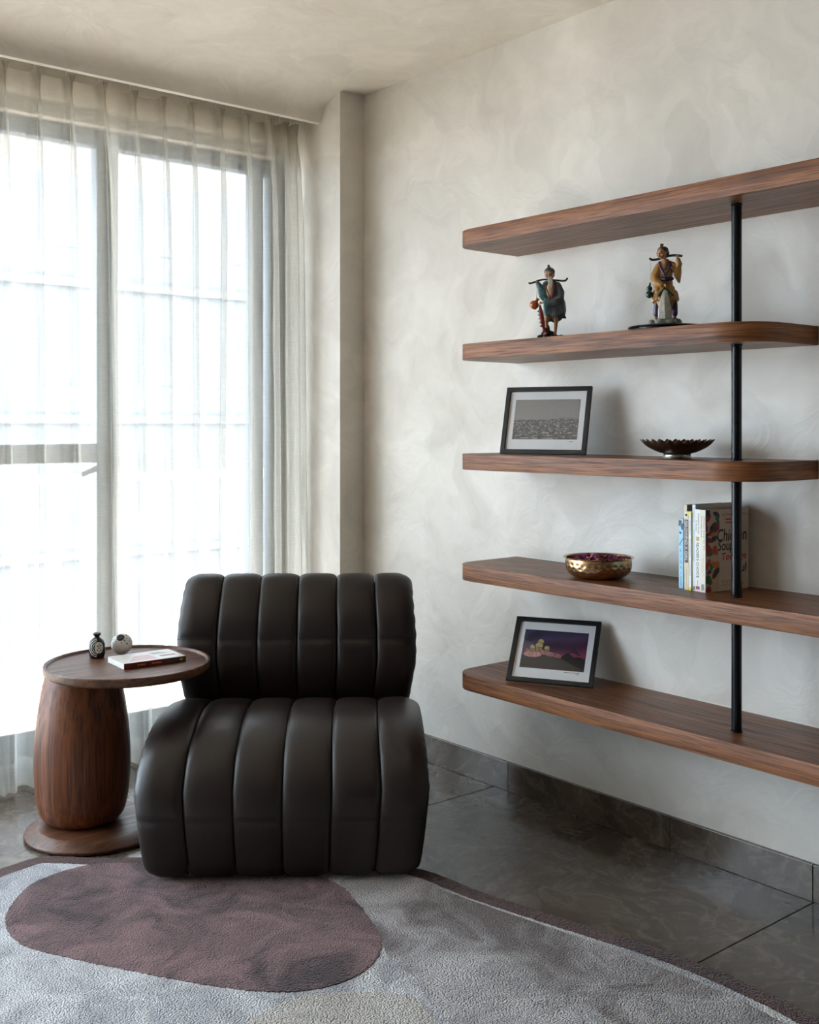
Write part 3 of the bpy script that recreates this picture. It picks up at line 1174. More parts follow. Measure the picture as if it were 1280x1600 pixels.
ROW = 'paperbacks standing on the shelf beside the pole'
Z4 = ZS[1] + 0.0004
brz = math.radians(-6)
bdir = Vector((-math.sin(brz), math.cos(brz), 0))     # thickness direction, towards the window
bx = Vector((math.cos(brz), math.sin(brz), 0))
cur = Vector((2.4600, 1.7330, Z4))                    # foremost corner of the row (spine edge of the last book)
MC = {k: m_flat(k, v) for k, v in dict(
    book_sky_blue=rgb(150, 200, 226)[:3], book_cream=rgb(214, 200, 168)[:3], book_white=rgb(226, 226, 222)[:3], book_offwhite=rgb(222, 216, 200)[:3],
    book_yellow=rgb(232, 214, 40)[:3], book_purple=rgb(66, 24, 62)[:3], book_navy=rgb(26, 40, 66)[:3], book_red=rgb(164, 34, 34)[:3],
    book_gold=rgb(196, 150, 60)[:3], book_teal=rgb(40, 130, 130)[:3], book_pale_blue=rgb(210, 222, 230)[:3], book_tan=rgb(190, 168, 140)[:3], book_brown=rgb(120, 90, 60)[:3],
    book_maroon=rgb(110, 20, 30)[:3], book_grey=rgb(130, 132, 136)[:3], book_green=rgb(44, 88, 50)[:3]).items()}
specs = [  # last book first
    (0.0185, 0.2200, 0.172, 0.000, 'book_offwhite', 'book_tan', 'paperback with a colourful illustrated cover, nearest the black pole'),
    (0.0180, 0.2205, 0.150, 0.002, 'book_white', 'book_offwhite', "white paperback lettered READER'S CHOICE with a red foot on its spine"),
    (0.0105, 0.2320, 0.165, 0.004, 'book_pale_blue', 'book_white', 'tallest thin pale grey-white book with fine blue lettering on its spine'),
    (0.0085, 0.2130, 0.150, 0.000, 'book_white', 'book_yellow', 'thin white book with yellow ends on its spine'),
    (0.0150, 0.2130, 0.140, 0.000, 'book_cream', 'book_offwhite', 'cream paperback with a purple GROWING A GIRL label on its spine'),
    (0.0110, 0.2290, 0.150, 0.012, 'book_cream', 'book_brown', 'tall cream book with teal foot, between the blue and purple-labelled spines'),
    (0.0165, 0.1900, 0.130, 0.010, 'book_sky_blue', 'book_sky_blue', 'light blue IKIGAI paperback at the left end of the row'),
]
bks = []
pos = 0.0
for (T_, Hh, Dp, rec, sm, bm_, lab) in specs:
    pos += T_ / 2
    p = cur + bdir * pos + bx * rec
    bks.append(make_book('paperback_book', tuple(p), brz, T_, Hh, Dp, MC[sm], MC[bm_], lab, 'book', ROW))
    pos += T_ / 2 + 0.0008

# last book: spine lettering and illustrated front cover
b = bks[0]; T_, Hh, Dp = specs[0][:3]
spine_text(b, 'Chicken Soup for the', INK, 0.158, 0.092, 0.0048, -0.0042)
spine_text(b, 'Teenage Soul', INK, 0.176, 0.056, 0.0048, 0.0042)
spine_text(b, '101 Stories of Life, Love', MC['book_red'], 0.072, 0.060, 0.0026, -0.0025)
spine_text(b, 'and Learning', MC['book_red'], 0.072, 0.036, 0.0026, 0.0025)
spine_bar(b, 'publisher_mark', MC['book_grey'], -0.0045, 0.0045, 0.006, 0.022)
ny_, nx_ = 110, 86
img = np.ones((ny_, nx_, 3)) * np.array([206, 186, 164]) / 255
img[:, :26] = np.array([196, 168, 140]) / 255
rn = np.random.default_rng(11)
yy, xx = np.mgrid[0:ny_, 0:nx_]
pal = [(150, 30, 34), (28, 38, 60), (40, 90, 46), (196, 108, 36), (150, 30, 34), (32, 30, 30), (120, 26, 50), (180, 60, 40)]
for k in range(30):
    cx, cyy = rn.uniform(-2, 25), rn.uniform(0, ny_)
    a_, b_ = rn.uniform(3, 7), rn.uniform(4, 11)
    th = rn.uniform(0, PI)
    dx_, dy_ = xx - cx, yy - cyy
    u_ = dx_ * math.cos(th) + dy_ * math.sin(th)
    v_ = -dx_ * math.sin(th) + dy_ * math.cos(th)
    m_ = ((u_ / a_) ** 2 + (v_ / b_) ** 2 < 1 + 0.25 * np.sin(3 * np.arctan2(v_, u_) + k)) & (xx < 27)
    img[m_] = np.array(pal[k % len(pal)]) / 255
CV = -T_ / 2 - 0.0003
printed('cover_print', img, Dp - 0.002, Hh - 0.001, PRINT, b, (Dp / 2, CV, Hh / 2), (1, 0, 0), (0, 0, 1))
def cov(body, mat, x, z, width, height, **kw):
    return text(body, mat, b, (x, CV - 0.0002, z), (1, 0, 0), (0, 0, 1), width=width, height=height, align='L', **kw)
cov('#1 New York Times', MC['book_brown'], 0.064, 0.205, 0.10, 0.009)
for z_ in (0.192, 0.183):
    MB().box((0.078, CV - 0.0004, z_ - 0.0018), (0.132, CV - 0.0001, z_ + 0.0018)).build('faded_lettering', MC['book_red'], b)
cov('Chicken', INK, 0.044, 0.150, 0.120, 0.034, shear=0.15, bold=0.012)
cov('Soup', INK, 0.048, 0.118, 0.062, 0.036, shear=0.15, bold=0.012)
cov('Teenage', MC['book_red'], 0.062, 0.089, 0.100, 0.026, shear=0.15, bold=0.01)
cov('Soul', INK, 0.105, 0.060, 0.058, 0.026, shear=0.15, bold=0.012)
cov('101 Stories of', MC['book_brown'], 0.062, 0.026, 0.060, 0.006)
cov('Life, Love and Learning', MC['book_brown'], 0.062, 0.016, 0.090, 0.006)

b = bks[1]
spine_text(b, 'Chicken Soup', INK, 0.182, 0.054, 0.0055, -0.003, shear=0.2)
spine_text(b, 'for the Soul', INK, 0.176, 0.030, 0.0050, 0.0045, shear=0.2)
spine_bar(b, 'gold_seal', MC['book_gold'], -0.0045, 0.0045, 0.136, 0.147)
spine_text(b, "READER'S CHOICE", INK, 0.084, 0.094, 0.0085, 0, bold=0.01)
spine_bar(b, 'red_foot_label', MC['book_red'], -0.0065, 0.0065, 0.006, 0.0145)
spine_bar(b, 'grey_line', MC['book_grey'], -0.001, 0.001, 0.016, 0.032)
b = bks[2]
spine_bar(b, 'blue_line', MC['book_grey'], -0.0012, 0.0002, 0.08, 0.165)
spine_bar(b, 'pink_line', MC['book_tan'], -0.0012, 0.0006, 0.185, 0.225)
spine_bar(b, 'foot_mark', MC['book_navy'], -0.0025, 0.0015, 0.003, 0.013)
b = bks[3]
spine_bar(b, 'yellow_end', MC['book_yellow'], -0.0043, 0.0043, 0.0, 0.008, 0.0004)
spine_bar(b, 'yellow_end', MC['book_yellow'], -0.0043, 0.0043, 0.204, 0.213, 0.0004)
for z0_, z1_ in ((0.195, 0.200), (0.15, 0.188), (0.09, 0.14), (0.04, 0.08)):
    spine_bar(b, 'fine_print', MC['book_grey'], -0.0008, 0.0006, z0_, z1_)
b = bks[4]
spine_bar(b, 'purple_label', MC['book_purple'], -0.0062, 0.0058, 0.074, 0.191)
spine_text(b, 'GROWING A GIRL', WHITEINK, 0.1325, 0.108, 0.0085, 0, depth=0.0006)
spine_bar(b, 'bird_mark', INK, -0.003, 0.0035, 0.200, 0.206)
spine_bar(b, 'fine_print', MC['book_tan'], -0.001, 0.001, 0.012, 0.062)
b = bks[5]
spine_bar(b, 'teal_foot', MC['book_teal'], -0.0055, 0.0055, 0.012, 0.04)
spine_bar(b, 'fine_print', MC['book_brown'], -0.0012, 0.0006, 0.10, 0.18)
b = bks[6]; T_, Hh = specs[6][:2]
for k, ch in enumerate('IKIGAI'):
    text(ch, MC['book_navy'], b, (SX, 0, 0.119 - 0.0155 * k), (0, -1, 0), (0, 0, 1), height=0.0072)
spine_bar(b, 'fine_print', MC['book_navy'], -0.0005, 0.0005, 0.008, 0.034)
# branch and bird silhouettes at the head of the blue spine
MB().tube([(SX - 0.0003, 0.006, 0.118), (SX - 0.0003, 0.002, 0.124), (SX - 0.0003, -0.003, 0.131), (SX - 0.0003, -0.0075, 0.138)], [0.0005, 0.0007, 0.0007, 0.0009], 6).build('branch_print', MC['book_navy'], b)
for (y_, z_, ry_, rz_) in ((0.003, 0.178, 0.0045, 0.009), (-0.004, 0.172, 0.004, 0.007), (-0.005, 0.164, 0.003, 0.005), (0.002, 0.152, 0.0045, 0.003), (0.005, 0.183, 0.003, 0.004)):
    MB().ell((SX, y_, z_), (0.0004, ry_, rz_), 10, 6, Matrix.Rotation(0.5, 3, 'X')).build('leaf_print', MC['book_navy'], b)

# paperback lying on the side table
P0, P1, P2_ = Vector((1.392, 2.990, 0)), Vector((1.583, 2.983, 0)), Vector((1.459, 3.150, 0))
bk = thing('paperback_book', (1.50, 3.052, ZT_ + 0.0003), math.radians(-3), 'red-spined paperback lying flat on the side table', 'book')
bl, bw, bt = 0.196, 0.128, 0.0165
CW = m_flat('cover_white', rgb(214, 210, 206)[:3], 0.3)
mb = MB().box((-bl / 2, -bw / 2, 0), (bl / 2, bw / 2, 0.0007)).box((-bl / 2, -bw / 2, bt - 0.0007), (bl / 2, bw / 2, bt))
mb.build('cover_boards', CW, bk)
MB().box((-bl / 2, -bw / 2 - 0.0009, 0), (bl / 2, -bw / 2 + 0.0003, bt), 0.0005).build('spine', MC['book_maroon'], bk)
MB().box((bl / 2 - 0.062, -bw / 2 - 0.0013, 0.0006), (bl / 2 - 0.001, -bw / 2 - 0.0008, bt - 0.0006)).build('spine_olive_end', m_flat('book_olive', rgb(70, 66, 40)[:3]), bk)
MB().box((-bl / 2 + 0.0008, -bw / 2 + 0.0004, 0.0008), (bl / 2 - 0.0008, bw / 2 - 0.001, bt - 0.0008)).build('page_block', m_flat('white_pages', rgb(232, 230, 226)[:3], 0.8), bk)
for x_, w_ in ((-0.056, 0.007), (-0.047, 0.009), (-0.037, 0.005), (-0.012, 0.010), (0.001, 0.008), (0.011, 0.007)):
    MB().box((x_, -bw / 2 - 0.0013, 0.0062), (x_ + w_, -bw / 2 - 0.0008, 0.0100)).build('faded_lettering', MC['book_gold'], bk)
MB().box((bl / 2 - 0.020, -bw / 2 - 0.0016, 0.005), (bl / 2 - 0.012, -bw / 2 - 0.0012, 0.011)).build('publisher_mark', MC['book_gold'], bk)
img = np.ones((50, 76, 3)) * np.array([214, 210, 206]) / 255
yy, xx = np.mgrid[0:50, 0:76]
img[(yy > 16) & (yy < 44) & (xx > 8 + (44 - yy) * 0.6) & (xx < 44)] = np.array([196, 160, 156]) / 255
img[(yy > 8) & (yy < 22) & (xx > 46) & (xx < 58 + (yy - 8))] = np.array([150, 146, 142]) / 255
img[(yy > 28) & (yy < 36) & (xx > 50) & (xx < 70)] = np.array([120, 60, 60]) / 255
printed('cover_print', img, bl - 0.002, bw - 0.002, PRINTGLOSS, bk, (0, 0, bt + 0.0002), (1, 0, 0), (0, 1, 0))

# ================================================================ picture frames
BLACKFR = m_plain('black_frame_paint', (0.010, 0.010, 0.011), 0.38)
MOUNT = m_plain('white_mount_board', (0.86, 0.87, 0.89), 0.8, vary=0.02)
FBACK = m_plain('brown_backing', (0.12, 0.08, 0.05), 0.9)


def make_frame(loc, phi, lean, w, h, label, img, caption, foot):
    YS = 0.62
    lift = 0.0165 * YS * math.sin(lean)      # rests on the rear edge of its lower rail
    t = thing('picture_frame', (loc[0], loc[1], loc[2] + lift), phi, label, 'picture frame', 'framed photographs on the shelves')
    t.rotation_euler = Matrix.Rotation(phi, 3, 'Z').to_quaternion().to_matrix().to_euler()
    t.rotation_euler = (Matrix.Rotation(phi, 3, 'Z') @ Matrix.Rotation(-lean, 3, 'X')).to_euler()
    t.scale = (1, YS, 1)
    fw, d = 0.0145, 0.016
    for (a, c_) in (((0, 0), (w, fw)), ((0, h - fw), (w, h))):
        MB().box((a[0], 0, a[1]), (c_[0], d, c_[1]), 0.0012).build('frame_rail', BLACKFR, t)
    for (a, c_) in (((0, fw), (fw, h - fw)), ((w - fw, fw), (w, h - fw))):
        MB().box((a[0], 0, a[1]), (c_[0], d, c_[1]), 0.0012).build('frame_rail', BLACKFR, t)
    MB().box((fw - 0.002, 0.0105, fw - 0.002), (w - fw + 0.002, 0.0125, h - fw + 0.002)).build('mount_board', MOUNT, t)
    MB().box((0.003, 0.013, 0.003), (w - 0.003, 0.0165, h - 0.003)).build('backing_board', FBACK, t)
    MB().box((fw - 0.001, 0.0040, fw - 0.001), (w - fw + 0.001, 0.0050, h - fw + 0.001)).build('glass_pane', PICGLASS, t)
    pw, ph_ = w - 2 * fw - 0.042, h - 2 * fw - 0.062
    cx, cz = w / 2, h / 2 + 0.004
    MB().box((cx - pw / 2 - 0.001, 0.0100, cz - ph_ / 2 - 0.001), (cx + pw / 2 + 0.001, 0.0104, cz + ph_ / 2 + 0.001)).build('print_border', INK, t)
    printed('photo_print', img, pw, ph_, PRINT, t, (cx, 0.0096, cz), (1, 0, 0), (0, 0, 1))
    for k, (cw, dz) in enumerate(caption):
        MB().box((cx + pw / 2 - 0.012 - cw, 0.0100, cz - ph_ / 2 - 0.008 - dz), (cx + pw / 2 - 0.012, 0.0104, cz - ph_ / 2 - 0.0065 - dz)).build('caption_mark', INK, t)
    if foot:
        # easel leg hinged on the back, its toe on the shelf
        top = Vector((w / 2, 0.018, h * 0.66))
        toe_w = Vector((0, 0.018 * math.cos(lean) + top.z * math.sin(lean) + 0.022, 0.0))
        zw = -lift + 0.0005
        yl = (toe_w.y * math.cos(lean) - zw * math.sin(lean)) / YS
        zl = toe_w.y * math.sin(lean) + zw * math.cos(lean)
        mbs = MB()
        v_ = [(w / 2 - 0.016, 0.0168, top.z), (w / 2 + 0.016, 0.0168, top.z), (w / 2 + 0.026, yl, zl), (w / 2 - 0.026, yl, zl)]
        v2 = [(x_, y_ + 0.003, z_ + 0.001) for x_, y_, z_ in v_]
        mbs.add(v_ + v2, [(0, 1, 2, 3), (7, 6, 5, 4), (0, 4, 5, 1), (1, 5, 6, 2), (2, 6, 7, 3), (3, 7, 4, 0)])
        mbs.build('easel_leg', FBACK, t)
    return t


# black and white roofscape
def hillcity():
    ny_, nx_ = 96, 156
    rn = np.random.default_rng(4)
    im = np.zeros((ny_, nx_))
    yy, xx = np.mgrid[0:ny_, 0:nx_] / np.array([ny_, nx_])[:, None, None]
    im[:] = 0.44 + 0.06 * yy
    hor = 0.50 - 0.06 * np.exp(-((xx - 0.80) / 0.18) ** 2) + 0.012 * np.sin(40 * xx)
    far = yy > hor
    im[far] = 0.40
    # roofs and walls, growing towards the foreground
    y_ = 0.51
    while y_ < 1.0:
        sc = 0.012 + 0.075 * (y_ - 0.5)
        x_ = -0.02
        while x_ < 1.0:
            w_ = sc * rn.uniform(0.7, 1.9)
            h_ = sc * rn.uniform(0.7, 1.6)
            yo = y_ + rn.uniform(-0.3, 0.3) * sc - 0.05 * math.exp(-((x_ - 0.80) / 0.2) ** 2) * (1 - y_)
            v = rn.choice([0.22, 0.34, 0.5, 0.62, 0.72, 0.78])
            m_ = (xx > x_) & (xx < x_ + w_) & (yy > yo) & (yy < yo + h_ * 1.9) & far
            im[m_] = v
            rf = (xx > x_) & (xx < x_ + w_) & (yy > yo - 0.3 * h_) & (yy < yo + 0.28 * h_) & far
            im[rf] = rn.choice([0.16, 0.24, 0.3])
            if sc > 0.026 and v > 0.4:
                win_ = m_ & (np.mod((xx - x_) / w_ * 4, 1) > 0.62) & (np.mod((yy - yo) / h_ * 2.2, 1) > 0.5)
                im[win_] = 0.2
            x_ += w_ * rn.uniform(0.75, 1.1)
        y_ += sc * 0.8
    im = np.clip(im + rn.normal(0, 0.02, im.shape), 0, 1)
    im = im ** 0.75
    return np.repeat(im[:, :, None], 3, 2) * np.array([1.0, 0.985, 0.97])


# dusk view: lit domes on the left, a dark spired hill on the right
def dusk():
    ny_, nx_ = 96, 156
    rn = np.random.default_rng(9)
    yy, xx = np.mgrid[0:ny_, 0:nx_] / np.array([ny_, nx_])[:, None, None]
    top = np.array([26, 36, 66]) / 255
    bot = np.array([96, 30, 62]) / 255
    k = np.clip(0.15 + 0.9 * yy + 0.55 * (xx - 0.5) * (0.4 + yy), 0, 1)[..., None]
    im = top * (1 - k) + bot * k
    im *= (1 + 0.25 * np.sin(9 * xx + 14 * yy + 2 * np.sin(5 * xx)))[..., None] * 0.9
    def put(m_, c_):
        im[m_] = np.array(c_) / 255
    # far spired hill
    hill = 0.66 - 0.16 * np.exp(-((xx - 0.80) / 0.15) ** 2) - 0.13 * np.exp(-((xx - 0.80) / 0.03) ** 2) - 0.04 * np.exp(-((xx - 0.86) / 0.014) ** 2)
    put(yy > hill, (30, 22, 52))
    glow = (yy > 0.56 + 0.03 * np.sin(30 * xx)) & (xx > 0.62)
    gl = rn.uniform(0, 1, yy.shape)
    im[glow & (gl > 0.45)] = np.array([150, 44, 66]) / 255
    im[glow & (gl <= 0.45)] = np.array([82, 30, 62]) / 255
    # dark wooded foreground
    fg = 0.66 + 0.05 * np.sin(14 * xx + 1) + 0.03 * np.sin(33 * xx) - 0.05 * xx
    put(yy > fg, (14, 12, 14))
    # lit buildings climbing to the domes
    lower = (yy > 0.50 + 0.30 * np.clip(xx - 0.28, 0, 1)) & (yy < 0.60 + 0.22 * np.clip(xx - 0.20, 0, 1)) & (xx > 0.05) & (xx < 0.62)
    im[lower] = np.array([120, 52, 64]) / 255
    im[lower & (gl > 0.6)] = np.array([196, 120, 112]) / 255
    im[lower & (gl < 0.2)] = np.array([60, 24, 40]) / 255
    put(((xx - 0.17) / 0.14) ** 2 + ((yy - 0.64) / 0.075) ** 2 < 1, (150, 84, 88))
    pl = (((xx - 0.17) / 0.14) ** 2 + ((yy - 0.64) / 0.075) ** 2 < 1) & (gl > 0.5)
    put(pl, (214, 150, 146))
    for (cx, cyy, r) in ((0.27, 0.30, 0.045), (0.25, 0.41, 0.055), (0.38, 0.46, 0.042), (0.15, 0.46, 0.04)):
        d_ = ((xx - cx) / r) ** 2 + ((yy - cyy) / (r * 1.5)) ** 2 < 1
        put(d_ & (yy < cyy + 0.02), (204, 178, 112))
        put(d_ & (yy < cyy + 0.02) & (gl > 0.65), (120, 104, 60))
        bdy = (abs(xx - cx) < r * 0.95) & (yy >= cyy + 0.02) & (yy < cyy + 0.13)
        put(bdy, (150, 130, 84))
        put(bdy & (np.mod((xx - cx) / r * 2.5, 1) > 0.55), (36, 40, 34))
    return np.clip(im, 0, 1) ** 0.85


make_frame((2.392, 2.4173, ZS[0] + 0.0006), -1.0756, 0.6204, 0.2724, 0.2178, 'black-framed colour photo of lit domes at dusk, leaning on the lowest shelf', dusk(), ((0.048, -0.001), (0.012, 0.004)), False)
make_frame((2.4196, 2.4719, ZS[2] + 0.0006), -1.2169, 0.2644, 0.2858, 0.2173, 'black-framed black and white city photo standing on the middle shelf', hillcity(), ((0.012, 0.001),), True)

# ================================================================ bowls
def m_metal(name, c1, c2, rough, hammer=0.0):
    s = N(name).set(Metallic=1.0, Roughness=rough)
    nz = s.noise(s.coord(), 30, 4)
    s.l(s.ramp(nz, [(0.3, c1), (0.7, c2)]), s.b.inputs['Base Color'])
    s.bump(s.noise(s.coord(), 220, 3), 0.1, 0.001)
    return s.m


BRASSD = m_metal('aged_bronze', (0.10, 0.065, 0.045, 1), (0.20, 0.14, 0.10, 1), 0.42)
PEWTER = m_metal('tarnished_silver', (0.32, 0.30, 0.26, 1), (0.48, 0.46, 0.42, 1), 0.35)
COPPER = m_metal('hammered_copper', (0.42, 0.25, 0.13, 1), (0.58, 0.37, 0.20, 1), 0.27)

dish = thing('scalloped_dish', (2.50, 1.854, ZS[2] + 0.0004), 0.2, 'dark bronze footed dish with pointed petal rim on the middle shelf', 'dish')
NP_ = 26
rows = []
NA = NP_ * 8
outer_p = catmull([(0.030, 0.0125), (0.052, 0.0175), (0.078, 0.0300), (0.0925, 0.0420), (0.1005, 0.0520)], 5)
inner_p = [(r - 0.0012, z + 0.0016) for r, z in outer_p][::-1]
def ring(r, z, frac):
    out = []
    for k in range(NA):
        a = 2 * PI * k / NA
        tri = abs(((k / 8) % 1) * 2 - 1)           # 0 in the notch, 1 at the tip
        cut = (1 - tri) * 0.0085 * max(0, (frac - 0.55) / 0.45)
        fl_ = 1 + 0.012 * (tri - 0.5) * frac
        out.append(((r * fl_ - cut * 0.9) * math.cos(a), (r * fl_ - cut * 0.9) * math.sin(a), z - cut))
    return out
n_ = len(outer_p)
for i, (r, z) in enumerate(outer_p):
    rows.append(ring(r, z, i / (n_ - 1)))
for i, (r, z) in enumerate(inner_p):
    rows.append(ring(r, z, 1 - i / (n_ - 1)))
rows.append([(0.001 * math.cos(2 * PI * k / NA), 0.001 * math.sin(2 * PI * k / NA), 0.0138) for k in range(NA)])
MB().grid(rows, closed=True).build('petal_bowl', BRASSD, dish, angle=30)
MB().lathe([(0.0395, 0.0), (0.0400, 0.0012), (0.0385, 0.004), (0.0365, 0.009), (0.0370, 0.0115), (0.0385, 0.0130), (0.036, 0.0146), (0.028, 0.0150)], 48).build('foot_ring', PEWTER, dish, angle=40)

bowl = thing('hammered_bowl', (2.472, 2.112, ZS[1] + 0.0004), 0, 'round hammered copper bowl of dried petals on the book shelf', 'bowl')
rows = []
NB = 144
prof_o = catmull([(0.045, 0.0), (0.066, 0.002), (0.082, 0.009), (0.0925, 0.021), (0.0965, 0.036), (0.0965, 0.050), (0.0955, 0.0565)], 8)
dim = []
rn = random.Random(2)
for rowk, zc in enumerate((0.019, 0.030, 0.041)):
    for k in range(26):
        dim.append(((k + 0.5 * (rowk % 2)) * 2 * PI / 26 + rn.uniform(-0.04, 0.04), zc + rn.uniform(-0.002, 0.002)))
for (r, z) in prof_o:
    ring_ = []
    for k in range(NB):
        a = 2 * PI * k / NB
        d_ = 0
        for (da, dz) in dim:
            aa = (a - da + PI) % (2 * PI) - PI
            if abs(aa) < 0.12 and abs(z - dz) < 0.009:
                q = (aa * 0.095 / 0.0055) ** 2 + ((z - dz) / 0.0050) ** 2
                d_ = max(d_, math.exp(-q))
        rr = r - 0.0020 * d_
        ring_.append((rr * math.cos(a), rr * math.sin(a), z))
    rows.append(ring_)
for (r, z) in ((0.0985, 0.0575), (0.1020, 0.0590), (0.1030, 0.0600), (0.1020, 0.0612), (0.0985, 0.0608), (0.0945, 0.0585), (0.0940, 0.050), (0.0935, 0.036), (0.089, 0.022), (0.079, 0.0115), (0.05, 0.004), (0.001, 0.003)):
    rows.append([(r * math.cos(2 * PI * k / NB), r * math.sin(2 * PI * k / NB), z) for k in range(NB)])
mb = MB().grid(rows, closed=True)
mb.f.append(tuple(reversed(range(NB))))
mb.build('bowl_shell', COPPER, bowl, angle=50)
# dried petals heaped in the bowl: nobody could count them
pet_m = m_attr('dried_petals', 0.8)
rn = np.random.default_rng(21)
pv, pf, pc = [], [], []
cols = [(150, 50, 100), (190, 80, 140), (80, 34, 84), (206, 110, 90), (220, 150, 140), (60, 44, 80), (150, 50, 60), (150, 100, 170)]
for k in range(1100):
    r_ = 0.088 * math.sqrt(rn.uniform(0, 1))
    a = rn.uniform(0, 2 * PI)
    z_ = 0.051 + 0.010 * (1 - (r_ / 0.088) ** 2) + rn.uniform(-0.006, 0.003)
    c_ = Vector((r_ * math.cos(a), r_ * math.sin(a), z_))
    R3 = (Matrix.Rotation(rn.uniform(0, 6.28), 3, 'Z') @ Matrix.Rotation(rn.uniform(-0.9, 0.9), 3, 'X') @ Matrix.Rotation(rn.uniform(-0.9, 0.9), 3, 'Y'))
    s_ = rn.uniform(0.004, 0.0085)
    o_ = len(pv)
    for p in ((-1, 0, 0.25), (-0.4, 0.55, 0), (0.5, 0.6, 0.1), (1, 0, 0.35), (0.5, -0.6, 0.1), (-0.4, -0.55, 0), (0, 0, -0.2)):
        q = c_ + R3 @ (Vector(p) * s_)
        if math.hypot(q.x, q.y) > 0.092:
            f_ = 0.092 / math.hypot(q.x, q.y)
            q.x *= f_; q.y *= f_
        q.z = max(q.z, 0.036)
        pv.append(tuple(q))
    pf += [(o_ + i, o_ + (i + 1) % 6, o_ + 6) for i in range(6)]
    cc = np.array(cols[rn.integers(len(cols))]) / 255 * rn.uniform(0.6, 1.2)
    pc += [[lin(min(1, x)) for x in cc] + [1]] * 7
me = bpy.data.meshes.new('dried_petals')
me.from_pydata(pv, [], pf)
at = me.color_attributes.new('Col', 'FLOAT_COLOR', 'POINT')
at.data.foreach_set('color', np.array(pc).ravel())
me.materials.append(pet_m)
o = bpy.data.objects.new('dried_petals', me)
COL.objects.link(o)
o.location = bowl.location
tag(o, 'heap of dried pink and purple petals inside the copper bowl', 'petals', kind='stuff')


# ================================================================ figurines
def glaze(name, c_, rough=0.3, vary=0.2):
    return m_plain(name, rgb(*c_)[:3], rough, vary=vary, scale=90)


SKIN = glaze('glazed_skin', (176, 128, 92), 0.4)
TEAL = glaze('teal_glaze', (74, 108, 110))
SLATE = glaze('slate_robe_glaze', (84, 94, 98))
REDG = glaze('red_glaze', (138, 46, 36))
CREAMG = glaze('cream_glaze', (206, 192, 160), 0.4)
GREYH = glaze('grey_hair_glaze', (96, 90, 88), 0.45)
WHITEH = glaze('pale_beard_glaze', (190, 188, 182), 0.45)
DKBR = glaze('dark_brown_glaze', (42, 28, 24), 0.3)
BRWN = glaze('brown_glaze', (92, 66, 44), 0.35)
ORNG = glaze('orange_glaze', (176, 88, 36), 0.18)
TAN = glaze('tan_robe_glaze', (172, 128, 72), 0.28)
PURP = glaze('purple_glaze', (66, 46, 72), 0.25)
GREEN = glaze('green_glaze', (30, 62, 52), 0.22)
ROCK = glaze('grey_rock_glaze', (132, 132, 122), 0.3)
FOLD = glaze('grey_drape_glaze', (178, 176, 162), 0.3)
BLACKL = m_plain('black_lacquer', (0.010, 0.010, 0.012), 0.25)
EYE = glaze('eye_glaze', (22, 16, 14), 0.3)


def mm(p):
    return tuple(c * 0.001 for c in p)


def L(pts, rad, mb, **kw):
    mb.limb([mm(p) for p in pts], [r * 0.001 for r in rad], **kw)


def E_(c, r, mb, rot=None):
    mb.ell(mm(c), tuple(x * 0.001 for x in (r if hasattr(r, '__len__') else (r, r, r))), rot=rot)


def face_parts(t, c, r, yaw, tilt, skin):
    """eyes, brows on a head of radius r at c (mm), looking along -y turned by yaw"""
    M = Matrix.Rotation(yaw, 3, 'Z') @ Matrix.Rotation(tilt, 3, 'X')
    for s in (-1, 1):
        mb = MB()
        p = Vector(c) + M @ Vector((s * 0.42 * r, -0.86 * r, 0.02 * r))
        mb.ell(mm(p), mm((0.17 * r, 0.09 * r, 0.10 * r)), 10, 6, M)
        mb.build('eye', EYE, t, smooth=True)
        mb = MB()
        q = [Vector(c) + M @ Vector((s * x * r, -0.93 * r + 0.10 * x * r, (0.24 + 0.05 * math.sin(x * 4)) * r)) for x in (0.16, 0.40, 0.66)]
        mb.tube([mm(p) for p in q], 0.00055, 6)
        mb.build('eyebrow', GREYH, t, smooth=True)
    mb = MB()
    q = [Vector(c) + M @ Vector((x * r, -0.90 * r, (-0.52 - 0.05 * abs(x)) * r)) for x in (-0.28, 0, 0.28)]
    mb.tube([mm(p) for p in q], 0.0006, 6)
    mb.build('mouth', REDG, t, smooth=True)


def head_shapes(mb, c, r, yaw, tilt):
    M = Matrix.Rotation(yaw, 3, 'Z') @ Matrix.Rotation(tilt, 3, 'X')
    C = Vector(c)
    E_(C, (0.84 * r, 0.94 * r, 1.08 * r), mb, M)
    E_(C + M @ Vector((0, -0.25 * r, -0.48 * r)), (0.60 * r, 0.62 * r, 0.56 * r), mb, M)       # jaw
    E_(C + M @ Vector((0, -0.98 * r, -0.16 * r)), (0.16 * r, 0.20 * r, 0.28 * r), mb, M)       # nose
    for s in (-1, 1):
        E_(C + M @ Vector((s * 0.44 * r, -0.70 * r, -0.26 * r)), (0.26 * r, 0.22 * r, 0.22 * r), mb, M)   # cheeks
        E_(C + M @ Vector((s * 0.88 * r, 0.02 * r, -0.08 * r)), (0.12 * r, 0.20 * r, 0.32 * r), mb, M)    # ears


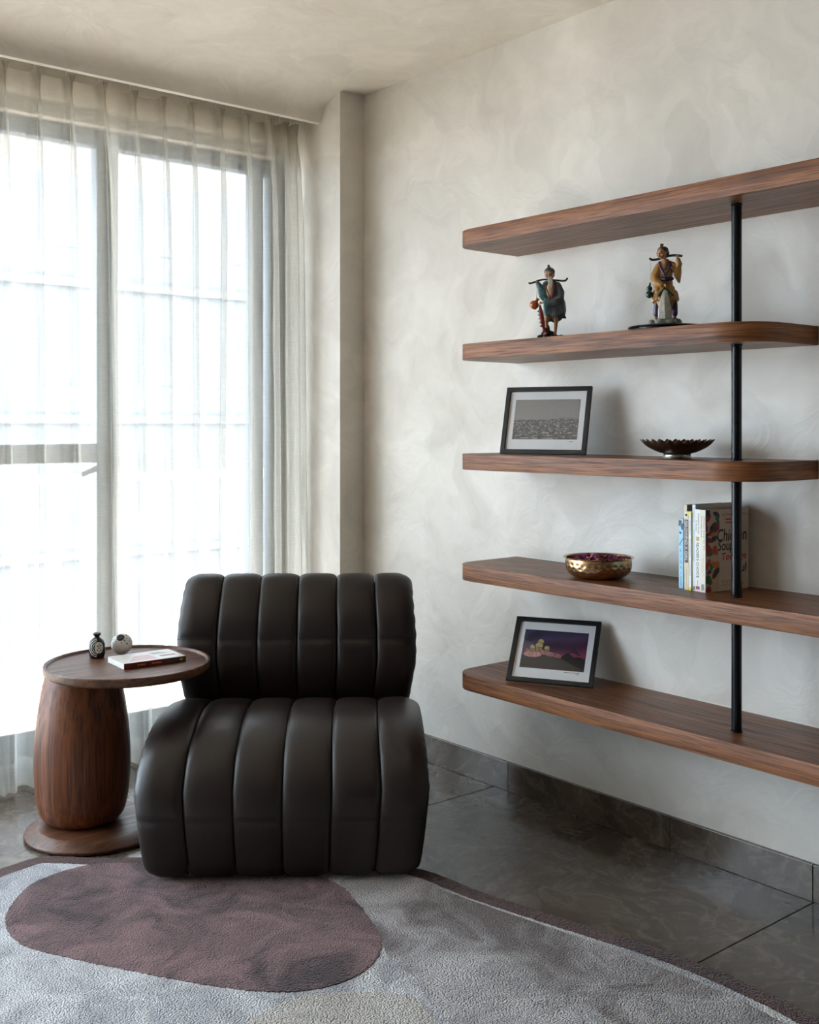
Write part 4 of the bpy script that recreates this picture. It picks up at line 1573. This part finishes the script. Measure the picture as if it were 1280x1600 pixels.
def hand_shapes(mb, c, d, up, size=1.0):
    """palm and five curled fingers; d: direction of the knuckles, up: thumb side"""
    c, d, up = Vector(c), Vector(d).normalized(), Vector(up).normalized()
    s = d.cross(up).normalized()
    mb.ell(mm(c), mm((3.4 * size, 2.4 * size, 3.6 * size)), 12, 8)
    for k in range(4):
        o_ = up * (2.6 - 1.75 * k) * size
        ln = (4.6, 5.2, 4.9, 4.0)[k] * size
        q = [c + o_ + d * 1.5 * size, c + o_ + d * (1.5 * size + ln * 0.55) + s * 0.8 * size, c + o_ + d * (1.0 * size + ln * 0.55) + s * 3.4 * size]
        L(q, (1.05 * size, 0.95 * size, 0.8 * size), mb, n=8)
    q = [c + up * 2.8 * size - d * 0.6 * size, c + up * 4.2 * size + s * 1.6 * size + d * 1.2 * size, c + up * 3.6 * size + s * 3.6 * size + d * 2.4 * size]
    L(q, (1.2 * size, 1.1 * size, 0.9 * size), mb, n=8)


# ---- figurine 1: bearded fisherman in a teal robe (mm, x to the viewer's right, -y to the viewer)
FX, FY = 2.430, 2.262
cam_dir = math.atan2(FY, FX)
fig = thing('fisherman_figurine', (FX, FY, ZS[3] + 0.0006), cam_dir - PI / 2 + 0.05, 'glazed bearded old man figurine in a teal robe with orange pot and red fish', 'figurine', 'robed old man figurines')
mb = MB()
E_((4, 4, 5), (38, 26, 7), mb); E_((-28, -8, 5), (15, 13, 7), mb); E_((30, -4, 5), (16, 14, 6), mb); E_((-6, 10, 12), (22, 16, 14), mb); E_((-14, 4, 26), (12, 12, 22), mb)
for k in range(10):
    E_((-34 + 8 * k, -14 + 9 * math.sin(k * 2.1), 4), (7, 6, 5 + 2 * math.sin(k * 1.7)), mb)
mb.v = [(x, y, max(z, 0.0)) for x, y, z in mb.v]
fuse(mb, 'rock_base', DKBR, fig, 0.0018)
# body: head, neck, chest, arms, hands, legs, feet as one skin
HC, HR = (-5, -6, 193), 15.0
mb = MB()
head_shapes(mb, HC, HR, -0.15, 0.18)
L([(-2, 0, 182), (0, 4, 168), (2, 6, 140), (4, 6, 100), (6, 6, 72)], (6.5, 9, 15, 17, 15), mb)
L([(-2, 0, 168), (-2, -2, 150)], (10, 11), mb)
L([(14, 2, 76), (15, -4, 48), (13, 0, 20)], (9, 6.2, 4.6), mb)
E_((13, -7, 13), (5.2, 10, 4.0), mb)
L([(-8, 2, 76), (-14, -6, 50), (-13, 0, 22)], (9, 6.5, 4.8), mb)
E_((-15, -9, 14), (5.2, 10, 4.0), mb)
L([(-15, 2, 162), (-31, -4, 138), (-39, -9, 158), (-42, -10, 170)], (7, 5.5, 4.2, 3.2), mb)
hand_shapes(mb, (-43, -10, 173), (0, -1, 0.3), (-1, 0, 0), 1.0)
L([(20, 4, 158), (24, -8, 128), (2, -20, 112), (-26, -22, 106)], (7, 6, 4.6, 3.4), mb)
hand_shapes(mb, (-31, -22, 105), (-1, -0.3, 0), (0, 0, 1), 1.0)
fuse(mb, 'body', SKIN, fig, 0.0013, 2)
# robe
mb = MB()
L([(3, 6, 166), (7, 6, 148), (10, 7, 122), (12, 8, 96), (13, 8, 74)], (16, 23, 27, 26, 26), mb, sq=(1.0, 0.72))
L([(20, 4, 160), (27, -4, 138), (26, -14, 118), (10, -22, 110), (-12, -23, 106)], (12, 14, 14, 11, 8), mb)
L([(30, 6, 110), (34, 8, 84), (36, 6, 66), (44, 4, 63)], (14, 13, 8, 3), mb)
L([(-8, 8, 84), (-10, 8, 62)], (16, 13), mb)
for k in range(9):
    a = k / 8
    L([(-12 + 48 * a, -10 - 4 * math.sin(PI * a), 112 - 8 * a), (-14 + 52 * a, -9 - 8 * math.sin(PI * a), 70 + 4 * math.sin(9 * a))], (4.5, 3.5), mb)
fuse(mb, 'robe', SLATE, fig, 0.0016, 3)
mb = MB()      # raised sleeve and its drooping end
L([(-14, 2, 164), (-28, -4, 142), (-36, -9, 160), (-40, -10, 166)], (11, 13, 9, 6.5), mb)
L([(-26, -6, 146), (-24, -12, 128), (-18, -15, 118)], (15, 13, 10), mb, sq=(1, 0.6))
L([(-36, -9, 158), (-33, -10, 132)], (6, 4), mb)
fuse(mb, 'raised_sleeve', TEAL, fig, 0.0014, 3)
mb = MB()
L([(-14, -25, 112), (-16, -26, 92), (-17, -26, 74)], (9, 8, 3), mb, sq=(1, 0.5))
L([(-9, -26, 112), (-11, -27, 90)], (3.5, 3), mb)
L([(-21, -26, 110), (-20, -27, 90)], (3, 2.6), mb)
fuse(mb, 'hanging_sleeve', TEAL, fig, 0.0013, 3)
mb = MB()      # bare chest panel between the lapels
E_((-4, -14, 144), (11, 7, 22), mb, Matrix.Rotation(-0.15, 3, 'X'))
fuse(mb, 'chest', CREAMG, fig, 0.0014, 2)
for pts in ([(-17, -10, 165), (-13, -18, 145), (-6, -22, 124), (-2, -24, 115)], [(8, -10, 165), (7, -19, 148), (3, -23, 128), (0, -24, 116)]):
    MB().tube([mm(p) for p in catmull(pts, 5)], 0.0021, 8, (1, 0.8)).build('red_lapel', REDG, fig, smooth=True)
mb = MB()
L([(-16, -18, 112), (4, -23, 110), (24, -17, 110)], (3, 3.4, 3), mb, n=8)
mb.build('waist_sash', REDG, fig, smooth=True)
# hair cap, topknot, beard
mb = MB()
E_((-4, -3, 201), (16.5, 16, 13), mb)
E_((-4, 2, 194), (15.8, 13, 15), mb)
L([(-6, -2, 210), (-7, -2, 219)], (5, 4.2), mb)
fuse(mb, 'hair_cap', GREYH, fig, 0.0014, 2)
mb = MB()
for k, dx in enumerate((-5, -2.5, 0, 2.5, 5)):
    L([(-4 + dx * 0.8, -21, 183), (-3 + dx * 1.2, -24, 170), (-1 + dx * 0.8, -25, 158), (1 + dx * 0.25, -25, 147 + abs(dx))], (2.0, 2.4, 1.9, 0.8), mb, n=8)
fuse(mb, 'beard', WHITEH, fig, 0.0011, 1)
face_parts(fig, HC, HR, -0.15, 0.18, SKIN)
# carrying pole
MB().tube([mm(p) for p in catmull([(-67, -8, 168), (-61, -9, 166), (-45, -10, 171), (-25, -1, 178), (-3, 7, 178), (20, 6, 176), (38, 3, 174), (46, 2, 177), (50, 2, 183)], 5)], [0.0018] + [0.0029] * 39 + [0.0016], 10).build('carrying_pole', DKBR, fig, smooth=True)
# orange pot with neck
mb = MB()
mb.lathe([(0.005, -0.013), (0.010, -0.011), (0.0135, -0.004), (0.0138, 0.003), (0.010, 0.009), (0.005, 0.012), (0.0042, 0.017), (0.0062, 0.021), (0.0055, 0.022)], 28)
o = mb.build('orange_pot', ORNG, fig, smooth=True)
o.location = mm((-50, -14, 101))
o.rotation_euler = (0.2, 0.55, 0)
MB().tube([mm(p) for p in ((-44, -14, 118), (-42, -12, 140), (-43, -10, 166))], 0.0005, 5).build('pot_cord', DKBR, fig)
# red fish hanging from the lower hand
mb = MB()
L([(-34, -22, 98), (-32, -22, 84), (-28, -22, 60), (-24, -21, 38), (-21, -20, 24)], (3, 6, 7.6, 6, 2.4), mb, sq=(1, 0.7))
L([(-21, -20, 24), (-28, -20, 13)], (2, 3.0), mb, n=8)
L([(-21, -20, 24), (-15, -20, 13)], (2, 3.0), mb, n=8)
fuse(mb, 'red_fish', REDG, fig, 0.0012, 2)
for k in range(5):
    z_ = 78 - 11 * k
    MB().tube([mm((-35 + 2.0 * k, -22, z_)), mm((-39 + 2.0 * k, -22, z_ + 3)), mm((-42.5 + 2.0 * k, -22, z_ + 1.5))], [0.0028, 0.0022, 0.0006], 7).build('fish_fin', DKBR, fig, smooth=True)

# ---- figurine 2: smiling man in a tan robe, on a round black stand
GX, GY = 2.478, 1.868
std = thing('figurine_stand', (GX, GY, ZS[3] + 0.0004), 0, 'round black lacquered stand under the tan-robed figurine', 'stand')
MB().lathe([(0.098, 0.0), (0.103, 0.001), (0.104, 0.005), (0.1015, 0.0062)], 72).build('lower_disc', BLACKL, std, angle=30)
MB().lathe([(0.1015, 0.0062), (0.108, 0.0068), (0.1095, 0.0085), (0.1085, 0.0108), (0.104, 0.0120), (0.001, 0.0122)], 72).build('upper_disc', BLACKL, std, angle=30)
cam_dir = math.atan2(GY, GX)
fg = thing('robed_man_figurine', (GX - 0.020, GY - 0.004, ZS[3] + 0.0129), cam_dir - PI / 2, 'glazed smiling man figurine in a tan robe with green gourd, on a black stand', 'figurine', 'robed old man figurines')
mb = MB()
E_((4, 0, 9), (34, 24, 12), mb); E_((-35, -6, 8), (10, 10, 10), mb); E_((32, 4, 9), (15, 15, 12), mb); E_((-12, -14, 9), (15, 12, 11), mb); E_((14, -14, 10), (16, 12, 12), mb); E_((0, 8, 16), (24, 16, 12), mb)
mb.v = [(x, y, max(z, 0.0)) for x, y, z in mb.v]
fuse(mb, 'rock_base', ROCK, fg, 0.0017, 3)
HC2, HR2 = (-8, -8, 199), 15.0
mb = MB()
head_shapes(mb, HC2, HR2, -0.55, 0.22)
L([(-4, 0, 186), (0, 4, 172), (2, 6, 150), (2, 6, 112), (2, 6, 80)], (6.5, 9, 15, 16, 15), mb)
L([(0, -2, 176), (0, -5, 158)], (9, 9), mb)
L([(-14, 4, 80), (-20, -2, 50), (-22, -2, 26)], (9, 7, 5), mb)
E_((-24, -10, 20), (5, 10, 4.2), mb)
L([(17, 6, 80), (25, 4, 52), (26, 2, 28)], (9, 7, 5), mb)
E_((27, -6, 22), (5, 10, 4.2), mb)
L([(20, 4, 166), (40, 0, 150), (36, -6, 172), (34, -8, 184)], (7, 6, 4.4, 3.4), mb)
hand_shapes(mb, (33, -9, 189), (0, -1, 0.2), (1, 0, 0), 1.0)
L([(-17, 4, 164), (-28, -2, 134), (-16, -18, 116), (-4, -23, 110)], (7, 6, 4.6, 3.4), mb)
hand_shapes(mb, (0, -24, 108), (1, -0.2, -0.2), (0, 0, 1), 0.95)
fuse(mb, 'body', SKIN, fg, 0.0013, 2)
mb = MB()      # robe with flared skirt
L([(1, 5, 172), (1, 5, 154), (1, 5, 128), (0, 4, 104), (0, 3, 82), (0, 2, 70)], (15, 21, 20, 23, 28, 31), mb, sq=(1.0, 0.74))
L([(26, 2, 90), (32, 2, 72)], (9, 7), mb)
L([(-22, -2, 94), (-30, -2, 68)], (10, 7), mb)
for k in range(8):
    a = k / 7
    L([(-20 + 42 * a, -13 - 4 * math.sin(PI * a), 104), (-29 + 58 * a, -15 - 8 * math.sin(PI * a), 68 + 4 * math.sin(8 * a))], (4, 4.5), mb)
L([(-16, 4, 164), (-27, -2, 136), (-22, -12, 118), (-10, -21, 112)], (11, 13, 12, 8), mb)
L([(-22, -12, 114), (-20, -16, 98), (-16, -18, 88)], (11, 9, 4), mb, sq=(1, 0.6))
fuse(mb, 'robe', TAN, fg, 0.0016, 3)
mb = MB()      # raised wide sleeve
L([(18, 4, 166), (34, 1, 154), (38, -4, 168), (35, -7, 180)], (12, 12, 9.5, 6.5), mb)
L([(32, 0, 158), (34, 0, 138), (38, -1, 120)], (13, 11, 4), mb, sq=(1, 0.55))
L([(24, 1, 152), (34, 0, 126)], (5, 3), mb)
fuse(mb, 'raised_sleeve', TAN, fg, 0.0014, 3)
for pts in ([(-14, -6, 176), (-11, -13, 160), (-4, -17, 145), (2, -18, 134)], [(14, -6, 176), (12, -13, 160), (6, -17, 146), (0, -18, 134)]):
    MB().tube([mm(p) for p in catmull(pts, 5)], 0.0034, 8, (1, 0.7)).build('purple_lapel', PURP, fg, smooth=True)
mb = MB()
L([(-19, -8, 128), (0, -16, 126), (20, -8, 128)], (5, 6, 5), mb, n=10, sq=(1, 1))
fuse(mb, 'waist_sash', PURP, fg, 0.0014, 2)
mb = MB()
E_((-5, -4, 207), (15.5, 15, 11), mb)
E_((-2, 3, 200), (14.5, 12, 14), mb)
L([(-8, -2, 214), (-9, -2, 222)], (4, 4.5), mb, n=10)
L([(-10, -2, 222), (-3, -3, 224)], (3, 1.4), mb, n=8)
fuse(mb, 'hair_bun', BRWN, fg, 0.0013, 2)
face_parts(fg, HC2, HR2, -0.55, 0.22, SKIN)
MB().tube([mm(p) for p in catmull([(-41, -10, 186), (-34, -10, 181), (-20, -4, 183), (0, 6, 190), (18, 2, 193), (34, -8, 191), (46, -12, 188)], 6)], [0.0020] + [0.0034] * 35 + [0.0030], 10).build('carrying_pole', DKBR, fg, smooth=True)
mb = MB()      # purple trousers
L([(-18, 0, 76), (-21, -2, 52), (-22, -2, 32)], (11, 9.5, 9), mb)
fuse(mb, 'trouser_leg', PURP, fg, 0.0014, 2)
mb = MB()
L([(22, 4, 78), (26, 3, 54), (27, 2, 32)], (11, 9, 8), mb)
fuse(mb, 'trouser_leg', PURP, fg, 0.0014, 2)
mb = MB()      # green cloth tied over the pale drape
L([(0, -27, 100), (-10, -27, 90), (-18, -26, 80)], (4, 5.5, 4.5), mb, sq=(1, 0.6))
L([(0, -27, 100), (10, -27, 90), (20, -25, 82)], (4, 6, 5), mb, sq=(1, 0.6))
fuse(mb, 'green_cloth', GREEN, fg, 0.0013, 2)
mb = MB()
for k in range(7):
    a = -1 + k / 3
    L([(a * 3, -27, 94), (a * 9, -28 + 3 * abs(a), 66), (a * 14, -27 + 5 * abs(a), 40), (a * 15 + 1, -26 + 6 * abs(a), 20)], (3.2, 4.2, 4.8, 4.2), mb, n=10)
fuse(mb, 'pale_drape', FOLD, fg, 0.0014, 2)
mb = MB()      # green gourd hanging from the pole
E_((0, 0, -12), (10.5, 10, 10.5), mb); E_((0, 0, 4), (8.2, 8, 8), mb); L([(0, 0, 10), (2, 0, 20)], (3.5, 2.2), mb, n=10)
o = fuse(mb, 'green_gourd', GREEN, fg, 0.0013, 2)
o.location = mm((-41, -10, 98))
for dx in (-1.5, 1.5):
    MB().tube([mm((-39 + dx, -10, 118)), mm((-38 + dx, -10, 150)), mm((-37 + dx * 0.6, -10, 182))], 0.0005, 5).build('gourd_cord', CREAMG, fg)
